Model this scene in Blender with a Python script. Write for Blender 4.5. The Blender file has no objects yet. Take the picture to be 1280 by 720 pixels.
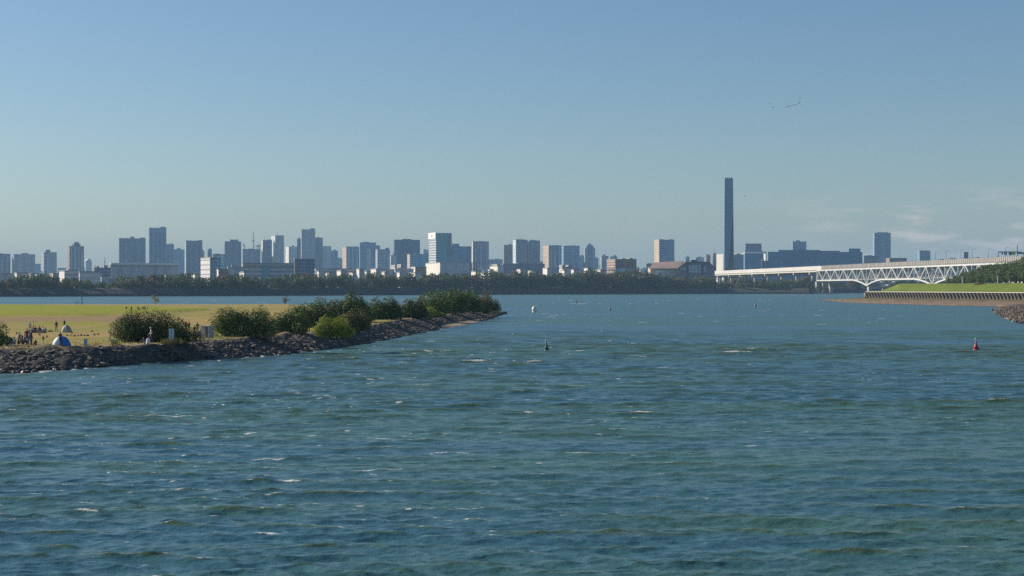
import bpy, bmesh, math, random
import numpy as np
from mathutils import Vector, Matrix

SC = bpy.context.scene
COL = SC.collection
F = 2030.0      # focal length in photo pixels
H = 7.7         # eye height above the water
HY = 360.0      # horizon row
RNG = np.random.default_rng(7)
random.seed(7)

def X(px, d): return (px - 640.0) / F * d
def Z(py, d): return H - (py - HY) / F * d
def gd(py, z=0.0): return (H - z) * F / (py - HY)

# ------------------------------------------------------------------ camera, light, sky
cam = bpy.data.cameras.new('camera'); co = bpy.data.objects.new('camera', cam); COL.objects.link(co)
co.location = (0, 0, H); co.rotation_euler = (math.radians(90), 0, 0)
cam.sensor_width = 36; cam.lens = 36 * F / 1280; cam.clip_start = 0.5; cam.clip_end = 60000
SC.camera = co

SUN_AZ, SUN_EL = math.radians(-68), math.radians(27)
sun_dir = Vector((math.sin(SUN_AZ) * math.cos(SUN_EL), math.cos(SUN_AZ) * math.cos(SUN_EL), math.sin(SUN_EL)))
sl = bpy.data.lights.new('sun', 'SUN'); so = bpy.data.objects.new('sun', sl); COL.objects.link(so)
sl.energy = 4.8; sl.angle = math.radians(0.53); sl.color = (1.0, 0.87, 0.70)
so.rotation_euler = (-sun_dir).to_track_quat('-Z', 'Y').to_euler(); so.location = (-200, 100, 300)

SC.view_settings.view_transform = 'Standard'; SC.view_settings.look = 'None'
SC.view_settings.exposure = 0.42; SC.view_settings.gamma = 1.0
SC.cycles.max_bounces = 5; SC.cycles.diffuse_bounces = 2; SC.cycles.glossy_bounces = 3
SC.cycles.volume_bounces = 0; SC.cycles.transparent_max_bounces = 8
SC.cycles.use_denoising = False; SC.cycles.use_adaptive_sampling = False
SC.cycles.sample_clamp_indirect = 4

class NT:
    """small node-tree helper"""
    def __init__(s, tree): s.t = tree; s.n = tree.nodes; s.l = tree.links
    def new(s, typ, **kw):
        n = s.n.new(typ)
        for k, v in kw.items(): setattr(n, k, v)
        return n
    def put(s, sock, v):
        if hasattr(v, 'is_output') or isinstance(v, bpy.types.NodeSocket): s.l.new(v, sock)
        elif isinstance(v, (tuple, list)) and len(v) == 3 and sock.type == 'RGBA': sock.default_value = (*v, 1)
        else: sock.default_value = v
    def math(s, op, a, b=0.0, c=None, clamp=False):
        n = s.new('ShaderNodeMath', operation=op, use_clamp=clamp)
        s.put(n.inputs[0], a); s.put(n.inputs[1], b)
        if c is not None: s.put(n.inputs[2], c)
        return n.outputs[0]
    def mix(s, f, a, b, blend='MIX'):
        n = s.new('ShaderNodeMix', data_type='RGBA', blend_type=blend)
        s.put(n.inputs[0], f); s.put(n.inputs[6], a); s.put(n.inputs[7], b)
        return n.outputs[2]
    def noise(s, vec, scale, detail=4, rough=.55):
        n = s.new('ShaderNodeTexNoise'); n.inputs['Scale'].default_value = scale
        n.inputs['Detail'].default_value = detail; n.inputs['Roughness'].default_value = rough
        if vec is not None: s.l.new(vec, n.inputs['Vector'])
        return n.outputs['Fac']
    def ramp(s, fac, a, b, c0=0.0, c1=1.0):
        n = s.new('ShaderNodeMapRange', interpolation_type='SMOOTHSTEP')
        s.put(n.inputs[0], fac)
        for i, v in enumerate((a, b, c0, c1)): n.inputs[i + 1].default_value = v
        return n.outputs[0]
    def mapping(s, vec, scale=(1, 1, 1), rot=(0, 0, 0), loc=(0, 0, 0)):
        n = s.new('ShaderNodeMapping'); s.l.new(vec, n.inputs[0])
        n.inputs['Scale'].default_value = scale; n.inputs['Rotation'].default_value = rot; n.inputs['Location'].default_value = loc
        return n.outputs[0]

w = bpy.data.worlds.new('World'); SC.world = w; w.use_nodes = True
nt = NT(w.node_tree)
bg = w.node_tree.nodes['Background']
sky = nt.new('ShaderNodeTexSky', sky_type='NISHITA', sun_disc=False)
sky.sun_elevation = SUN_EL; sky.sun_rotation = SUN_AZ
sky.altitude = 0; sky.air_density = 1.0; sky.dust_density = 0.7; sky.ozone_density = 2.6
tc = nt.new('ShaderNodeTexCoord'); sep = nt.new('ShaderNodeSeparateXYZ'); nt.l.new(tc.outputs['Generated'], sep.inputs[0])
hs = nt.new('ShaderNodeHueSaturation'); hs.inputs['Saturation'].default_value = 1.12; hs.inputs['Value'].default_value = 1.0
nt.l.new(nt.mix(1.0, sky.outputs[0], (.93, .985, 1.04), 'MULTIPLY'), hs.inputs['Color'])
# thin cirrus low in the sky
elev = sep.outputs[2]
azr = nt.math('DIVIDE', sep.outputs[0], sep.outputs[1])
cv = nt.new('ShaderNodeCombineXYZ'); nt.l.new(nt.math('MULTIPLY', azr, 9.0), cv.inputs[0]); nt.l.new(nt.math('MULTIPLY', elev, 42.0), cv.inputs[1])
cn = nt.noise(cv.outputs[0], 2.1, 5, .55)
cmask = nt.ramp(cn, .46, .72)
eb = nt.math('MULTIPLY', nt.ramp(elev, .0, .012), nt.ramp(elev, .065, .035))
ab = nt.ramp(azr, .15, .25)
cm = nt.math('MULTIPLY', nt.math('MULTIPLY', cmask, eb), nt.math('ADD', nt.math('MULTIPLY', ab, .95), .05))
skycol = nt.mix(nt.math('MULTIPLY', cm, .62), hs.outputs[0], (9.8, 8.0, 7.3))
nt.l.new(skycol, bg.inputs[0]); bg.inputs[1].default_value = 0.070

# ------------------------------------------------------------------ tagging and object helpers
def tag(o, label=None, cat=None, group=None, kind=None):
    if label: o['label'] = label
    if cat: o['category'] = cat
    if group: o['group'] = group
    if kind: o['kind'] = kind
    return o

def empty(name, loc, rz=0.0, label=None, cat=None, group=None, scale=None):
    o = bpy.data.objects.new(name, None); COL.objects.link(o); o.location = loc; o.rotation_euler = (0, 0, rz)
    o.empty_display_size = .5
    if scale is not None: o.scale = scale
    return tag(o, label, cat, group)

def link(name, me, parent=None, loc=None, rz=0.0):
    o = bpy.data.objects.new(name, me); COL.objects.link(o)
    if parent: o.parent = parent
    if loc is not None: o.location = loc
    o.rotation_euler = (0, 0, rz)
    return o

def copy_tree(o, parent=None):
    c = o.copy(); COL.objects.link(c)
    if parent: c.parent = parent
    for ch in list(o.children): copy_tree(ch, c)
    return c

def quads_mesh(name, V, Q, mats, midx=None, smooth=False):
    """V (n,3) array, Q (m,4) or (m,3) int array"""
    me = bpy.data.meshes.new(name)
    V = np.asarray(V, dtype=np.float32); Q = np.asarray(Q, dtype=np.int32)
    k = Q.shape[1]
    me.vertices.add(len(V)); me.vertices.foreach_set('co', V.ravel())
    me.loops.add(Q.size); me.loops.foreach_set('vertex_index', Q.ravel())
    me.polygons.add(len(Q)); me.polygons.foreach_set('loop_start', np.arange(0, Q.size, k, dtype=np.int32))
    try: me.polygons.foreach_set('loop_total', np.full(len(Q), k, dtype=np.int32))
    except Exception: pass
    for m in mats: me.materials.append(m)
    if midx is not None: me.polygons.foreach_set('material_index', np.asarray(midx, dtype=np.int32))
    me.polygons.foreach_set('use_smooth', np.full(len(Q), smooth, dtype=bool))
    me.update(calc_edges=True)
    return me

def grid_faces(nr, nc):
    i = np.arange(nr - 1)[:, None] * nc + np.arange(nc - 1)[None, :]
    return np.stack([i, i + 1, i + 1 + nc, i + nc], -1).reshape(-1, 4)

def add_attr(me, name, arr):
    a = me.attributes.new(name, 'FLOAT', 'POINT'); a.data.foreach_set('value', np.asarray(arr, dtype=np.float32).ravel())

class MB:
    """collects boxes, prisms, tubes and lathes, and links them as one mesh object"""
    def __init__(s): s.v = []; s.f = []; s.m = []
    def poly(s, pts, faces, mi=0):
        b = len(s.v); s.v += [tuple(p) for p in pts]
        for f in faces: s.f.append([b + i for i in f]); s.m.append(mi)
        return s
    def box(s, x0, x1, y0, y1, z0, z1, mi=0):
        p = [(x0, y0, z0), (x1, y0, z0), (x1, y1, z0), (x0, y1, z0), (x0, y0, z1), (x1, y0, z1), (x1, y1, z1), (x0, y1, z1)]
        return s.poly(p, [(0, 3, 2, 1), (4, 5, 6, 7), (0, 1, 5, 4), (1, 2, 6, 5), (2, 3, 7, 6), (3, 0, 4, 7)], mi)
    def prism(s, outline, z0, z1, mi=0, top=None):
        n = len(outline); t = top or outline
        p = [(x, y, z0) for x, y in outline] + [(x, y, z1) for x, y in t]
        f = [tuple(range(n))[::-1], tuple(range(n, 2 * n))] + [(i, (i + 1) % n, n + (i + 1) % n, n + i) for i in range(n)]
        return s.poly(p, f, mi)
    def bar(s, a, b, wdt, hgt=None, mi=0):
        a = Vector(a); b = Vector(b); d = (b - a).normalized(); hgt = hgt or wdt
        u = d.cross(Vector((0, 0, 1)))
        if u.length < 1e-4: u = Vector((1, 0, 0))
        u.normalize(); v = u.cross(d).normalized()
        p = []
        for c in (a, b):
            for su, sv in ((-1, -1), (1, -1), (1, 1), (-1, 1)): p.append(c + u * su * wdt / 2 + v * sv * hgt / 2)
        return s.poly(p, [(0, 1, 2, 3), (7, 6, 5, 4), (0, 4, 5, 1), (1, 5, 6, 2), (2, 6, 7, 3), (3, 7, 4, 0)], mi)
    def tube(s, pts, radii, n=8, mi=0, caps=True):
        rings = []; base = len(s.v)
        for i, p in enumerate(pts):
            p = Vector(p)
            d = (Vector(pts[min(i + 1, len(pts) - 1)]) - Vector(pts[max(i - 1, 0)])).normalized()
            u = d.cross(Vector((0, 1, 0.01)));
            if u.length < 1e-3: u = Vector((1, 0, 0))
            u.normalize(); v = u.cross(d)
            for k in range(n):
                a = 2 * math.pi * k / n; s.v.append(tuple(p + (u * math.cos(a) + v * math.sin(a)) * radii[i]))
        for i in range(len(pts) - 1):
            for k in range(n):
                s.f.append([base + i * n + k, base + i * n + (k + 1) % n, base + (i + 1) * n + (k + 1) % n, base + (i + 1) * n + k]); s.m.append(mi)
        if caps:
            s.f.append([base + k for k in range(n)][::-1]); s.m.append(mi)
            s.f.append([base + (len(pts) - 1) * n + k for k in range(n)]); s.m.append(mi)
        return s
    def mesh(s, name, mats, smooth=False, bevel=0):
        me = bpy.data.meshes.new(name); me.from_pydata(s.v, [], s.f)
        for m in (mats if isinstance(mats, (list, tuple)) else [mats]): me.materials.append(m)
        me.polygons.foreach_set('material_index', s.m); me.update()
        bm = bmesh.new(); bm.from_mesh(me); bmesh.ops.recalc_face_normals(bm, faces=bm.faces)
        if bevel: bmesh.ops.bevel(bm, geom=list(bm.edges), offset=bevel, segments=2, affect='EDGES', clamp_overlap=True)
        bm.to_mesh(me); bm.free()
        if smooth: me.polygons.foreach_set('use_smooth', [True] * len(me.polygons))
        return me
    def build(s, name, mats, parent=None, loc=None, rz=0.0, smooth=False, bevel=0):
        return link(name, s.mesh(name, mats, smooth, bevel), parent, loc, rz)

# ------------------------------------------------------------------ materials
MAT = {}
def principled(name):
    m = bpy.data.materials.new(name); m.use_nodes = True
    n = NT(m.node_tree); b = m.node_tree.nodes['Principled BSDF']
    return m, n, b

def plain(name, col, rough=.7, var=.12, scale=.6, metal=0.0, bump=0.0):
    if name in MAT: return MAT[name]
    m, n, b = principled(name)
    tc = n.new('ShaderNodeTexCoord'); f = n.noise(tc.outputs['Object'], scale, 5)
    oi = n.new('ShaderNodeObjectInfo')
    f2 = n.ramp(f, .3, .7)
    c = n.mix(f2, tuple(x * (1 - var) for x in col), tuple(min(1, x * (1 + var)) for x in col))
    n.put(b.inputs['Base Color'], c); b.inputs['Roughness'].default_value = rough; b.inputs['Metallic'].default_value = metal
    if bump:
        bp = n.new('ShaderNodeBump'); bp.inputs['Strength'].default_value = bump; bp.inputs['Distance'].default_value = .05
        n.l.new(n.noise(tc.outputs['Object'], scale * 8, 4), bp.inputs['Height']); n.l.new(bp.outputs[0], b.inputs['Normal'])
    MAT[name] = m; return m

def facade(name, wall, glass, fh=3.6, ff=.5, bw=6.0, bf=.75, rough=.6, gl_rough=.25, vert=False):
    """wall with rows of windows; bays and storeys in the building's own metres"""
    if name in MAT: return MAT[name]
    wall = tuple(min(.8, c * 1.28) for c in wall); glass = tuple(min(.6, c * 1.25) for c in glass)
    m, n, b = principled(name)
    tc = n.new('ShaderNodeTexCoord'); sp = n.new('ShaderNodeSeparateXYZ'); n.l.new(tc.outputs['Object'], sp.inputs[0])
    z = n.math('FRACT', n.math('DIVIDE', sp.outputs[2], fh)); h = n.math('FRACT', n.math('DIVIDE', n.math('ADD', sp.outputs[0], sp.outputs[1]), bw))
    mz = n.math('LESS_THAN', z, ff); mh = n.math('LESS_THAN', h, bf)
    msk = n.math('MULTIPLY', mz, mh)
    geo = n.new('ShaderNodeNewGeometry'); sn = n.new('ShaderNodeSeparateXYZ'); n.l.new(geo.outputs['Normal'], sn.inputs[0])
    msk = n.math('MULTIPLY', msk, n.math('LESS_THAN', n.math('ABSOLUTE', sn.outputs[2]), .5))
    # wide bays of a slightly different tone (balcony stacks, stair cores)
    big = n.math('LESS_THAN', n.math('FRACT', n.math('DIVIDE', n.math('ADD', sp.outputs[0], sp.outputs[1]), bw * 3.7)), .36)
    nz = n.ramp(n.noise(tc.outputs['Object'], .05, 3), .35, .65)
    wc = n.mix(nz, tuple(x * .9 for x in wall), tuple(min(1, x * 1.08) for x in wall))
    wc = n.mix(n.math('MULTIPLY', big, .45), wc, tuple(x * .6 for x in wall))
    gc = n.mix(n.noise(tc.outputs['Object'], .12, 2), glass, tuple(min(1, x * 1.7 + .01) for x in glass))
    n.put(b.inputs['Base Color'], n.mix(msk, wc, gc))
    n.put(b.inputs['Roughness'], n.math('ADD', n.math('MULTIPLY', msk, gl_rough - rough), rough))
    MAT[name] = m; return m

def foliage(name, c0, c1, tr=.22):
    if name in MAT: return MAT[name]
    m = bpy.data.materials.new(name); m.use_nodes = True; n = NT(m.node_tree)
    b = m.node_tree.nodes['Principled BSDF']; out = m.node_tree.nodes['Material Output']
    geo = n.new('ShaderNodeNewGeometry'); tc = n.new('ShaderNodeTexCoord'); oi = n.new('ShaderNodeObjectInfo')
    f = n.math('ADD', n.math('MULTIPLY', geo.outputs['Random Per Island'], .55), n.math('MULTIPLY', n.ramp(n.noise(tc.outputs['Object'], .55, 3), .35, .65), .45))
    c = n.mix(f, c0, c1)
    hsv = n.new('ShaderNodeHueSaturation'); n.l.new(c, hsv.inputs['Color'])
    n.l.new(n.math('ADD', n.math('MULTIPLY', oi.outputs['Random'], .5), .75), hsv.inputs['Value'])
    n.l.new(n.math('ADD', n.math('MULTIPLY', oi.outputs['Random'], .03), .485), hsv.inputs['Hue'])
    n.l.new(hsv.outputs[0], b.inputs['Base Color']); b.inputs['Roughness'].default_value = .55
    b.inputs['Specular IOR Level'].default_value = .3
    t = n.new('ShaderNodeBsdfTranslucent'); n.l.new(hsv.outputs[0], t.inputs[0])
    mx = n.new('ShaderNodeMixShader'); mx.inputs[0].default_value = tr
    n.l.new(b.outputs[0], mx.inputs[1]); n.l.new(t.outputs[0], mx.inputs[2]); n.l.new(mx.outputs[0], out.inputs[0])
    MAT[name] = m; return m

BARK = plain('bark', (.10, .075, .05), .9, .3, 3)
F_DARK = foliage('foliage_dark', (.030, .064, .015), (.12, .18, .042))
F_OLIVE = foliage('foliage_olive', (.045, .085, .018), (.17, .225, .055))
F_LIGHT = foliage('foliage_light', (.14, .21, .02), (.34, .42, .06), .38)
F_TIP = foliage('foliage_yellowed', (.11, .11, .03), (.22, .20, .07), .3)
F_AUTUMN = foliage('foliage_autumn', (.12, .07, .035), (.24, .15, .07), .25)
F_BROWN = foliage('foliage_brownish', (.06, .055, .025), (.15, .14, .06), .2)
F_FAR = foliage('foliage_far', (.026, .056, .014), (.13, .18, .04), .15)
F_FAR2 = foliage('foliage_far_olive', (.07, .07, .022), (.18, .16, .05), .2)
F_PINE = foliage('foliage_pine', (.040, .078, .018), (.16, .22, .06), .2)
WHITE = plain('white_paint', (.75, .75, .72), .5, .05)
GREYC = plain('concrete', (.34, .33, .31), .85, .15, .15)
DARKM = plain('dark_metal', (.06, .065, .07), .5, .1)
STEEL = plain('weathered_steel', (.22, .22, .22), .5, .1)

# ------------------------------------------------------------------ leaves and trees
def leaf_quads(rng, blobs, n, size, inner=.25, rough=.2, squash=1.0):
    """blobs: (cx,cy,cz,rx,ry,rz). returns V,(m,4) of n leaf-sized quads in the crown's volume"""
    B = np.array(blobs, float)
    wgt = (B[:, 3] * B[:, 5] + B[:, 4] * B[:, 3]); wgt /= wgt.sum()
    idx = rng.choice(len(B), n, p=wgt)
    d = rng.normal(size=(n, 3)); d /= np.linalg.norm(d, axis=1)[:, None]
    ph = idx[:, None] * 1.7 + np.array([0.3, 1.1, 2.3])
    lump = 1 + rough * (np.sin(d[:, 0] * 5 + ph[:, 0]) * np.sin(d[:, 1] * 6 + ph[:, 1]) + .6 * np.sin(d[:, 2] * 9 + d[:, 0] * 7 + ph[:, 2]))
    r = np.where(rng.random(n) < inner, rng.random(n) ** .5 * .85, 1 + rng.normal(0, .07, n)) * lump
    c = B[idx, :3] + d * B[idx, 3:6] * r[:, None]
    keep = c[:, 2] > 0.02; c = c[keep]; d = d[keep]; n = len(c)
    nrm = d * .7 + rng.normal(size=(n, 3)) * .55 + np.array([0, 0, .25]); nrm /= np.linalg.norm(nrm, axis=1)[:, None]
    t = np.cross(nrm, rng.normal(size=(n, 3))); t /= np.linalg.norm(t, axis=1)[:, None]
    b = np.cross(nrm, t)
    s = size * (.55 + .9 * rng.random(n))[:, None]
    a = s * .5; bb = s * .32 * squash
    V = np.stack([c - t * a, c - b * bb + nrm * .08 * s, c + t * a, c + b * bb + nrm * .08 * s], 1).reshape(-1, 3)
    Q = np.arange(4 * n).reshape(-1, 4)
    return V, Q

def bush_blobs(rng, wd, hg, dp, n):
    """an uneven hummocky shrub of overlapping clumps"""
    bl = []
    for i in range(n):
        u = -1 + 2 * (i + .5) / n + rng.normal(0, .12); u = max(-.95, min(.95, u))
        v = rng.uniform(-.55, .55)
        env = (1 - abs(u) ** 3.2) ** .45 * (1 - .3 * abs(v))
        top = hg * env * rng.uniform(.72, 1.04)
        rx = wd / 2 * rng.uniform(.24, .40); rz = top * rng.uniform(.40, .55)
        bl.append((u * (wd / 2 - rx * .6), v * dp / 2, max(rz * .7, top - rz), rx, dp / 2 * rng.uniform(.35, .6), rz))
    # low skirts so that the clumps reach the ground
    for i in range(max(3, n // 2)):
        u = -.8 + 1.6 * (i + .5) / max(3, n // 2)
        bl.append((u * wd / 2 * .86, rng.uniform(-.3, .3) * dp, hg * .22, wd * .17, dp * .32, hg * .32))
    return bl

def make_bush(name, label, loc, wd, hg, dp, mat, nleaf, leaf, group, seed, nb=9, kind='shrub', rough=.2):
    rng = np.random.default_rng(seed)
    e = empty(name, loc, 0, label, kind, group)
    V, Q = leaf_quads(rng, bush_blobs(rng, wd, hg, dp, nb), nleaf, leaf, rough=rough)
    link('crown', quads_mesh('crown', V, Q, [mat]), e)
    m = MB()
    for i in range(5):
        a = rng.uniform(0, 6.28); x0 = rng.uniform(-.3, .3) * wd * .4
        m.tube([(x0, 0, -.3), (x0 + math.cos(a) * .15 * wd, math.sin(a) * .2 * dp, hg * .4), (x0 + math.cos(a) * .28 * wd, math.sin(a) * .3 * dp, hg * .7)],
               [.035 * hg, .022 * hg, .008 * hg], 6)
    m.build('trunk', BARK, e, smooth=True)
    return e

def tree_mesh(rng, hg, wd, leaf, n, mat, trunk_h=.3, spire=False, nb=9):
    """(crown mesh, trunk mesh)"""
    bl = []
    for i in range(nb):
        f = (i + .5) / nb
        z = hg * (trunk_h + (1 - trunk_h) * (.12 + .8 * f))
        env = (1 - f) ** .9 if spire else math.sin(math.pi * (.18 + .72 * f)) ** .8
        a = rng.uniform(0, 6.28); rr = wd * .5 * env
        r = wd * (.20 if spire else .25) * rng.uniform(.75, 1.15) * (.5 + .6 * env)
        bl.append((math.cos(a) * rr * .55, math.sin(a) * rr * .55, z, r, r, r * rng.uniform(.6, .85)))
    V, Q = leaf_quads(rng, bl, n, leaf, inner=.2, rough=.25)
    cr = quads_mesh('crown', V, Q, [mat])
    m = MB(); lean = rng.uniform(-.04, .04) * hg
    m.tube([(0, 0, -.4), (lean * .4, 0, hg * .3), (lean, 0, hg * .62), (lean * 1.1, 0, hg * .9)], [.035 * hg, .024 * hg, .014 * hg, .004 * hg], 7)
    for b in bl[::2]:
        m.tube([(lean * .5, 0, b[2] * .55), (b[0] * .6, b[1] * .6, b[2] * .8), (b[0], b[1], b[2])], [.014 * hg, .009 * hg, .004 * hg], 5)
    return cr, m.mesh('trunk', BARK, True)

# ------------------------------------------------------------------ peninsula outline (plan view derived once, real metres)
W_PX = np.array([-700, -260, -100, 0, 60, 150, 200, 270, 350, 400, 450, 480, 510, 545, 560, 580, 600, 612, 628, 634.])
W_Y = np.array([500, 480, 473, 467, 464, 457, 453.5, 450, 444, 438, 431, 425, 419, 412.5, 410, 407, 402.5, 398.5, 393, 391.2])
T_PX = np.array([-700, -260, -100, 0, 60, 110, 150, 200, 235, 270, 300, 350, 395, 430, 470, 500, 520, 545, 570, 600, 620, 628, 634.])
T_Y = np.array([462, 443, 437.5, 434.5, 433.5, 432, 430.5, 430, 425.5, 424, 422.5, 417.5, 415, 412, 405, 399.5, 397, 394.5, 391.5, 389.5, 390, 390.3, 390.9])
T_ZP = np.array([-700, 500, 560, 600, 620, 628, 634.])
T_ZZ = np.array([1.94, 1.94, 1.8, 1.5, .9, .55, 0.05])
B_PX = np.array([-700, 360, 400, 450, 500, 560, 600, 620, 628, 634.])
B_D = np.array([600, 585, 530, 470, 455, 468, 478, 490, 493, 500.])
def W_d(px): return gd(np.interp(px, W_PX, W_Y), 0.0)
def T_z(px): return np.interp(px, T_ZP, T_ZZ)
def T_d(px): return gd(np.interp(px, T_PX, T_Y), T_z(px))
def B_d(px): return np.maximum(np.interp(px, B_PX, B_D), T_d(px) + 1.5)
def sand_w(px): return np.clip(np.interp(px, [530, 552, 600, 612, 622], [0, 1, 1, .6, 0]), 0, 1)

def smooth_noise(x, y, seed, n=14, lo=.05, hi=1.0):
    r = np.random.default_rng(seed); o = 0
    for _ in range(n):
        k = lo * (hi / lo) ** r.random(); a = r.random() * 6.283
        o = o + np.sin((x * math.cos(a) + y * math.sin(a)) * k + r.random() * 6.283)
    return o / math.sqrt(n)

# plan position of a spot on the lawn, given where it lies along the shore and how far off
def lawn(px, y, z=1.94):
    d = gd(y, z); return X(px, d), d

def build_peninsula():
    ns = 620
    px = np.concatenate([np.linspace(-700, -20, 70)[:-1], np.linspace(-20, 634, ns)])
    ns = len(px)
    dW, dT, zT, dB = W_d(px), T_d(px), T_z(px), B_d(px)
    dW = dW + smooth_noise(X(px, dW), dW, 3, lo=.3, hi=1.5) * np.interp(px, [-700, 500, 634], [.5, .8, .2])
    rows = []
    V = []; rock = []; sand = []; path = []; bright = []; brown = []
    s = sand_w(px)
    prof = [(-1.0, None), (0.0, 0.0), (.12, .16), (.25, .30), (.4, .45), (.55, .62), (.7, .78), (.85, .92), (1.0, 1.0)]
    for k, (u, zz) in enumerate(prof):
        if zz is None: d = dW - 4; z = np.full(ns, -1.0)
        else:
            d = dW + (dT - dW) * u
            zs = np.where(u < .45, u * .35, .16 + (u - .45) / .55 * .84)
            z = zT * (zz * (1 - s) + zs * s)
            z = z + (0 if k in (0, 1) else .12) * smooth_noise(X(px, d), d, 11 + k, lo=.5, hi=3) * (1 - s)
        V.append(np.stack([X(px, d), d, z], 1)); rock.append(np.full(ns, 1.0) * (1 if u < 1 else .4)); sand.append(s * (1 if u < .5 else 0)); path.append(np.zeros(ns) + (1 if u >= 1 else 0)); bright.append(np.zeros(ns)); brown.append(np.zeros(ns))
    us = np.concatenate([np.linspace(.004, .1, 14), np.linspace(.12, .985, 60)])
    for u in us:
        d = dT + (dB - dT) * u; x = X(px, d)
        z = zT + .05 * smooth_noise(x, d, 21, lo=.05, hi=.4) * min(1, u * 20)
        py = HY + (H - 1.94) * F / d
        near = np.interp(px + 6 * smooth_noise(x, d, 31, lo=.05, hi=.3), [-700, 0, 100, 160, 220, 262], [399, 397, 395.5, 394, 391, 388])
        far = np.interp(px, [-700, 0, 160, 262], [381.3, 381.5, 384, 387])
        br = np.clip((near - py) / .8, 0, 1) * np.clip((py - far) / .8, 0, 1)
        pat = np.interp(px, [-700, 40, 60, 120, 135], [0, 0, 1, 1, 0]) * np.clip(1 - abs(py - 404.5) / 3.5, 0, 1) * .55
        z = z + .55 * br
        brown.append(np.interp(px, [-700, 150, 215], [1, 1, 0]) * np.clip((py - near) / .8, 0, 1) * np.clip(1 - (py - 401.5 - 1.2 * smooth_noise(x, d, 47, lo=.04, hi=.2)) / 2.2, 0, 1))
        V.append(np.stack([x, d, z], 1)); rock.append(np.zeros(ns)); sand.append(np.clip((u - .94) / .04, 0, 1) * np.ones(ns))
        path.append(np.clip(1 - (d - dT) / (3.4 + 1.3 * smooth_noise(x, d, 41, lo=.1, hi=.6)), 0, 1)); bright.append(np.maximum(br, pat))
    for (dd, z) in ((1.0, .35), (4.0, -1.0)):
        d = dB + dd
        V.append(np.stack([X(px, d), d, np.full(ns, z)], 1)); rock.append(np.zeros(ns)); sand.append(np.ones(ns)); path.append(np.zeros(ns)); bright.append(np.zeros(ns)); brown.append(np.zeros(ns))
    nr = len(V)
    me = quads_mesh('lawn_ground', np.concatenate(V), grid_faces(nr, ns), [ground_mat()], smooth=True)
    for nm, a in (('rock', rock), ('sand', sand), ('path', path), ('bright', bright), ('brown', brown)): add_attr(me, nm, np.concatenate(a))
    tag(link('lawn_ground', me), kind='structure')

def ground_mat():
    m, n, b = principled('lawn')
    tc = n.new('ShaderNodeTexCoord'); P = tc.outputs['Object']
    def at(nm):
        a = n.new('ShaderNodeAttribute', attribute_name=nm); return a.outputs['Fac']
    big = n.ramp(n.noise(n.mapping(P, (.35, .16, 1)), .22, 4), .40, .60)
    grn = n.ramp(n.noise(n.mapping(P, (.5, .13, 1), (0, 0, .1)), .35, 5, .6), .50, .66)
    mid = n.ramp(n.noise(P, .9, 5), .3, .7); fine = n.noise(P, 9, 3)
    dry = n.mix(big, (.40, .285, .10), (.27, .27, .055)); dry = n.mix(n.math('MULTIPLY', mid, .5), dry, (.31, .235, .10))
    dry = n.mix(n.math('MULTIPLY', grn, .6), dry, (.17, .20, .035))
    gr = n.mix(mid, (.20, .235, .012), (.30, .31, .018))
    dry = n.mix(n.math('MULTIPLY', at('brown'), .75), dry, n.mix(mid, (.25, .165, .095), (.31, .21, .12)))
    c = n.mix(at('bright'), dry, gr)
    c = n.mix(n.math('MULTIPLY', at('path'), .85), c, n.mix(fine, (.36, .285, .17), (.50, .42, .27)))
    c = n.mix(at('rock'), c, n.mix(fine, (.045, .042, .04), (.11, .10, .09)))
    c = n.mix(at('sand'), c, n.mix(mid, (.24, .20, .15), (.36, .30, .23)))
    c = n.mix(n.math('MULTIPLY', fine, .35), c, n.mix(.5, c, (.05, .05, .02)))
    n.put(b.inputs['Base Color'], c); b.inputs['Roughness'].default_value = .95; b.inputs['Specular IOR Level'].default_value = .15
    bp = n.new('ShaderNodeBump'); bp.inputs['Strength'].default_value = .8; bp.inputs['Distance'].default_value = .15
    n.l.new(n.noise(P, 3.5, 6), bp.inputs['Height']); n.l.new(bp.outputs[0], b.inputs['Normal'])
    return m

def rock_material(name, c0, c1):
    m, n, b = principled(name)
    tc = n.new('ShaderNodeTexCoord'); geo = n.new('ShaderNodeNewGeometry'); oi = n.new('ShaderNodeObjectInfo')
    rnd = n.math('FRACT', n.math('ADD', geo.outputs['Random Per Island'], oi.outputs['Random']))
    c = n.mix(rnd, c0, c1)
    f = n.noise(geo.outputs['Position'], 4, 5)
    c = n.mix(n.ramp(f, .35, .7), c, (.16, .14, .12))
    warm = n.math('MULTIPLY', n.math('GREATER_THAN', rnd, .8), .5)
    c = n.mix(warm, c, (.18, .12, .085))
    # wet weed and tide line near the water
    sp = n.new('ShaderNodeSeparateXYZ'); n.l.new(geo.outputs['Position'], sp.inputs[0])
    wet = n.ramp(sp.outputs[2], .65, .15)
    c = n.mix(n.math('MULTIPLY', wet, .8), c, (.035, .030, .022))
    n.put(b.inputs['Base Color'], c); n.put(b.inputs['Roughness'], n.math('SUBTRACT', .9, n.math('MULTIPLY', wet, .45)))
    bp = n.new('ShaderNodeBump'); bp.inputs['Strength'].default_value = .7; bp.inputs['Distance'].default_value = .04
    n.l.new(n.noise(geo.outputs['Position'], 12, 5), bp.inputs['Height']); n.l.new(bp.outputs[0], b.inputs['Normal'])
    return m
ROCK = rock_material('riprap_rock', (.026, .025, .026), (.095, .083, .072))

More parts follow.
